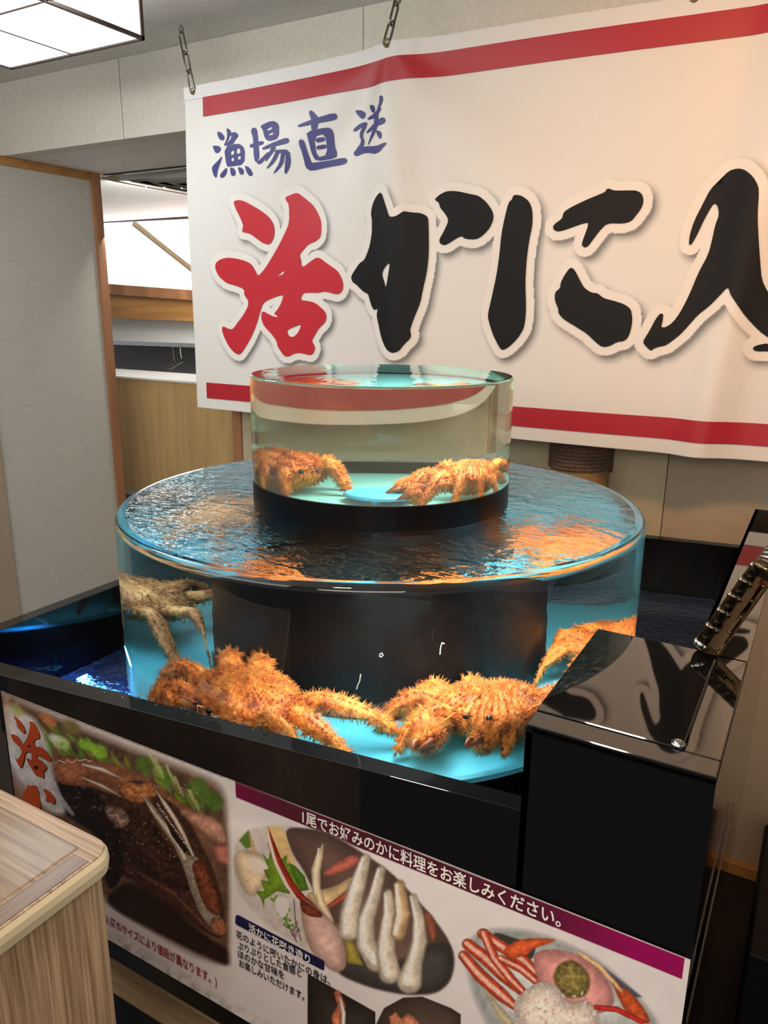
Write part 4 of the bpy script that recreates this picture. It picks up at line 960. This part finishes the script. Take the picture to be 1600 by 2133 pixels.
poly(R__([(830,740),(880,790),(960,850),(1020,930),(1045,990),(980,980),(920,930),(880,850)]), (216, 90, 44), 3, N6, .5)
stroke(R__([(700,650),(800,720),(900,830)]), [8, 12, 8], (238, 190, 140), 3, N6, .5)
poly(R__([(440,830),(520,780),(600,810),(640,890),(740,870),(800,940),(790,1060),(420,1060),(380,890)]), (232, 212, 194), 3, N6, .35)
for i in range(70): ell(*R__([(400+rs.rand()*380, 830+rs.rand()*180)])[0], rs.uniform(2, 5), rs.uniform(1, 3), rs.rand()*3, (206, 150, 120) if rs.rand() > .4 else (246, 236, 224), 2, op=.7)
stroke(R__([(780,910),(880,920),(1000,980)]), [10, 12, 10], (200, 50, 40), 2, N6, .4)
poly(R__([(230,790),(300,880),(380,960),(420,1060),(370,1060),(280,900)]), (216, 200, 160), 4, N6, .4)
# dirty tape edge along the top and at the bottom corners
edge = (V_-(1419+.3939*U_))
m = np.clip(1-np.abs(edge-4)/(14+14*np.clip(1-U_/700, 0, 1)), 0, 1)*.85; blend(m, (176, 160, 144), N14, .35)
m = (np.clip((N6-.52)*8, 0, 1)*np.clip(1-edge/9, 0, 1)); blend(m*.7, (70, 62, 52))
eb = (1819+.593*U_)-V_; m = np.clip(1-eb/26, 0, 1)*np.clip((N14-.35)*3, 0, 1)*.5; blend(m, (120, 112, 92))
m = np.clip(1-np.abs(edge-(22-.012*U_+3*np.sin(U_/3.)*(N6-.3)))/1.3, 0, 1)*(U_ < 470); blend(m*.75, (70, 52, 40))
IMG = np.clip(IMG, 0, 255)/255.; LIN = np.where(IMG <= .04045, IMG/12.92, ((IMG+.055)/1.055)**2.4)
sheet = gridmesh('sheet', X, YP, Z, LIN, M['poster'], po)
# orange title characters
tf = lambda pts: [( (a*.1500), 1440+b*.15) for a, b in pts]
ORA = tf([(400,418),(455,425),(500,490),(545,580),(552,665),(500,655),(465,700),(490,775),(560,770),(640,830),(700,920),(708,975),(640,955),(580,915),(510,885),(505,930),(570,960),(650,1050),(640,1085),(600,1110),(615,1215),(560,1180),(495,1165),(450,1100),(370,960),(360,915),(430,965),(440,940),(440,860),(390,840),(350,855),(330,980),(292,1075),(240,1000),(205,920),(245,950),(290,880),(300,830),(270,765),(180,690),(142,600),(190,595),(260,650),(315,745),(370,660),(410,540),(418,460)])
ORH = [tf([(365,775),(425,735),(425,778)]), tf([(465,1035),(545,1045),(515,1098),(480,1080)])]
ORD = tf([(182,338),(250,390),(320,470),(350,550),(340,595),(280,540),(235,485),(235,450)])
OR2 = tf([(315,1420),(375,1350),(378,1292),(420,1320),(470,1298),(520,1330),(560,1560),(560,1800),(300,1800),(300,1500)])
OR3 = tf([(592,1350),(640,1360),(730,1430),(772,1510),(745,1570),(690,1525),(630,1520),(650,1460)])
YT = Y0-.006
def onposter(name, parts, m, label):
    VV, FF = [], []
    for i, lp in enumerate(parts):
        V, F = fill([smoothpoly(flat(p, YT)) for p in lp]); n = len(VV); VV += [(x, YT-.00005*i, z) for x, z in V]; FF += [[n+k for k in f[::-1]][::-1] for f in F]
    o = mesh(name, VV, FF, m, po); o['label'] = label; return o
M['orange'] = mat('orange_print', rgb(176, 66, 26), .4); M['shadowink'] = mat('dark_outline_print', rgb(46, 22, 18), .4)
shift = lambda P: [(a+1.2, b+1.6) for a, b in P]
YT = Y0-.0052; onposter('lettering_outline', [[shift(ORA)], [shift(ORD)], [shift(OR3)]], M['shadowink'], 'dark printed edge of the orange characters')
YT = Y0-.006; onposter('lettering', [[ORA]+ORH, [ORD], [OR2], [OR3]], M['orange'], 'orange brush characters')
def text(body, p0, p1, h, m, label, off=.006, bold=.016):
    """one line of lettering from p0 to p1 (baseline ends on the sheet), h = glyph height in layout pixels at p0"""
    cu = bpy.data.curves.new('text', 'FONT'); cu.body = body; cu.size = 1; cu.offset = bold; cu.resolution_u = 3
    ob = bpy.data.objects.new('tmp', cu); COL.objects.link(ob); bpy.context.view_layer.update()
    me = bpy.data.meshes.new_from_object(ob.evaluated_get(bpy.context.evaluated_depsgraph_get()))
    bpy.data.objects.remove(ob)
    co = np.array([tuple(v.co) for v in me.vertices]); F = [list(p.vertices) for p in me.polygons]
    if len(co) == 0: return None
    y = Y0-off; a = np.array(ony(*p0, y)); b = np.array(ony(*p1, y)); hz = np.array(ony(p0[0], p0[1]-h, y))
    x0, x1 = co[:, 0].min(), co[:, 0].max(); sxx = (b[0]-a[0])/(x1-x0); szz = (hz[2]-a[2])/.9
    V = [(a[0]+(c[0]-x0)*sxx, y, a[2]+(b[2]-a[2])*(c[0]-x0)/(x1-x0)+c[1]*szz) for c in co]
    o = mesh('lettering', V, F, m, po); o['label'] = label; return o
M['textw'] = mat('white_text', rgb(240, 234, 226), .4); M['textk'] = mat('dark_text', rgb(36, 30, 44), .4); M['textr'] = mat('crimson_text', rgb(150, 34, 44), .4)
text('1尾でお好みのかに料理をお楽しみください。', (630, 1712), (1168, 1930), 27, M['textw'], 'white title line on the purple bar')
text('活かに花咲き造り', (518, 1938), (646, 2007), 17, M['textw'], 'white caption on the navy bar')
text('花のように咲いたかにの身は、', (492, 1952), (688, 2052), 16, M['textk'], 'first dark line of the description')
text('ぷりぷりとした食感と', (495, 1975), (628, 2036), 16, M['textk'], 'second dark line of the description')
text('ほのかな甘味を', (496, 1993), (592, 2040), 16, M['textk'], 'third dark line of the description')
text('お楽しみいただけます。', (498, 2012), (634, 2084), 16, M['textk'], 'fourth dark line of the description')
text('入荷のサイズにより値段が異なります。)', (219, 1922), (452, 2054), 19, M['textr'], 'crimson line at the bottom left of the poster')

# ================================================================ COUNTER BOTTOM LEFT
ZC = -.75; CX1, CY1, CX0, CY0 = -.790, .622, -1.5, .10
ct = empty('counter', (-1.1, .4, FLOOR), 'wood laminate counter with rounded cream edge in the front left', 'counter')
def rrect(d, r):
    x1, y1 = CX1-d, CY1-d; P = [(CX0+d, CY0+d), (x1, CY0+d)]
    P += [(x1-r+r*math.cos(a), y1-r+r*math.sin(a)) for a in np.linspace(0, PI/2, 10)]+[(CX0+d, y1)]; return P
def loft(levels):
    V, F = [], []; n = len(levels[0][0])
    for P, z in levels: V += [(x, y, z) for x, y in P]
    for j in range(len(levels)-1):
        for i in range(n): F.append([j*n+i, j*n+(i+1) % n, (j+1)*n+(i+1) % n, (j+1)*n+i])
    F.append(list(range(n))[::-1]); F.append([(len(levels)-1)*n+i for i in range(n)]); return V, F
mesh('edge_band', *loft([(rrect(.008, .03), ZC-.036), (rrect(.002, .034), ZC-.032), (rrect(0, .036), ZC-.018), (rrect(.001, .036), ZC-.008), (rrect(.005, .032), ZC-.001)]), M['edging'], ct, smooth=False)
mesh('top', *loft([(rrect(.005, .032), ZC-.0009), (rrect(.006, .031), ZC+.0004)]), M['countertop'], ct)
mesh('body', *loft([(rrect(.012, .028), FLOOR), (rrect(.012, .028), ZC-.0362)]), M['counterside'], ct)
box('brown_inlay', CX1-.040, CX1-.010, CY0+.01, CY1-.045, ZC+.0004, ZC+.0012, M['strip'], ct)
mt = mesh('desk_mat', *boxVF(CX0+.02, CX1-.045, CY0+.02, CY1-.035, ZC+.0006, ZC+.0030), glass('vinyl_mat', 1.12, (.97, .96, .94), rough=.12))
tag(mt, 'thin clear vinyl mat lying on the wood laminate counter', 'mat')
# droplets on the trough rim
V, F = [], []; r2 = random.Random(9)
for i in range(46):
    t = r2.random()**.8; u = .15+.55*t; x = -1.30+.75*u*1.2+r2.uniform(-.02, .02); yy = .80+(x+1.552)*.1246+r2.uniform(-.004, .022)
    a = ball((x, yy, ZR+.0004), r2.uniform(.0012, .0042), 10, 6, (1.3, 1, .35)); n0 = len(V); V += a[0]; F += [[k+n0 for k in q] for q in a[1]]
o = mesh('water_droplets', V, F, M['clear'], smooth=True); tag(o, 'small water droplets scattered on the black front rim of the trough', 'droplets', kind='stuff')
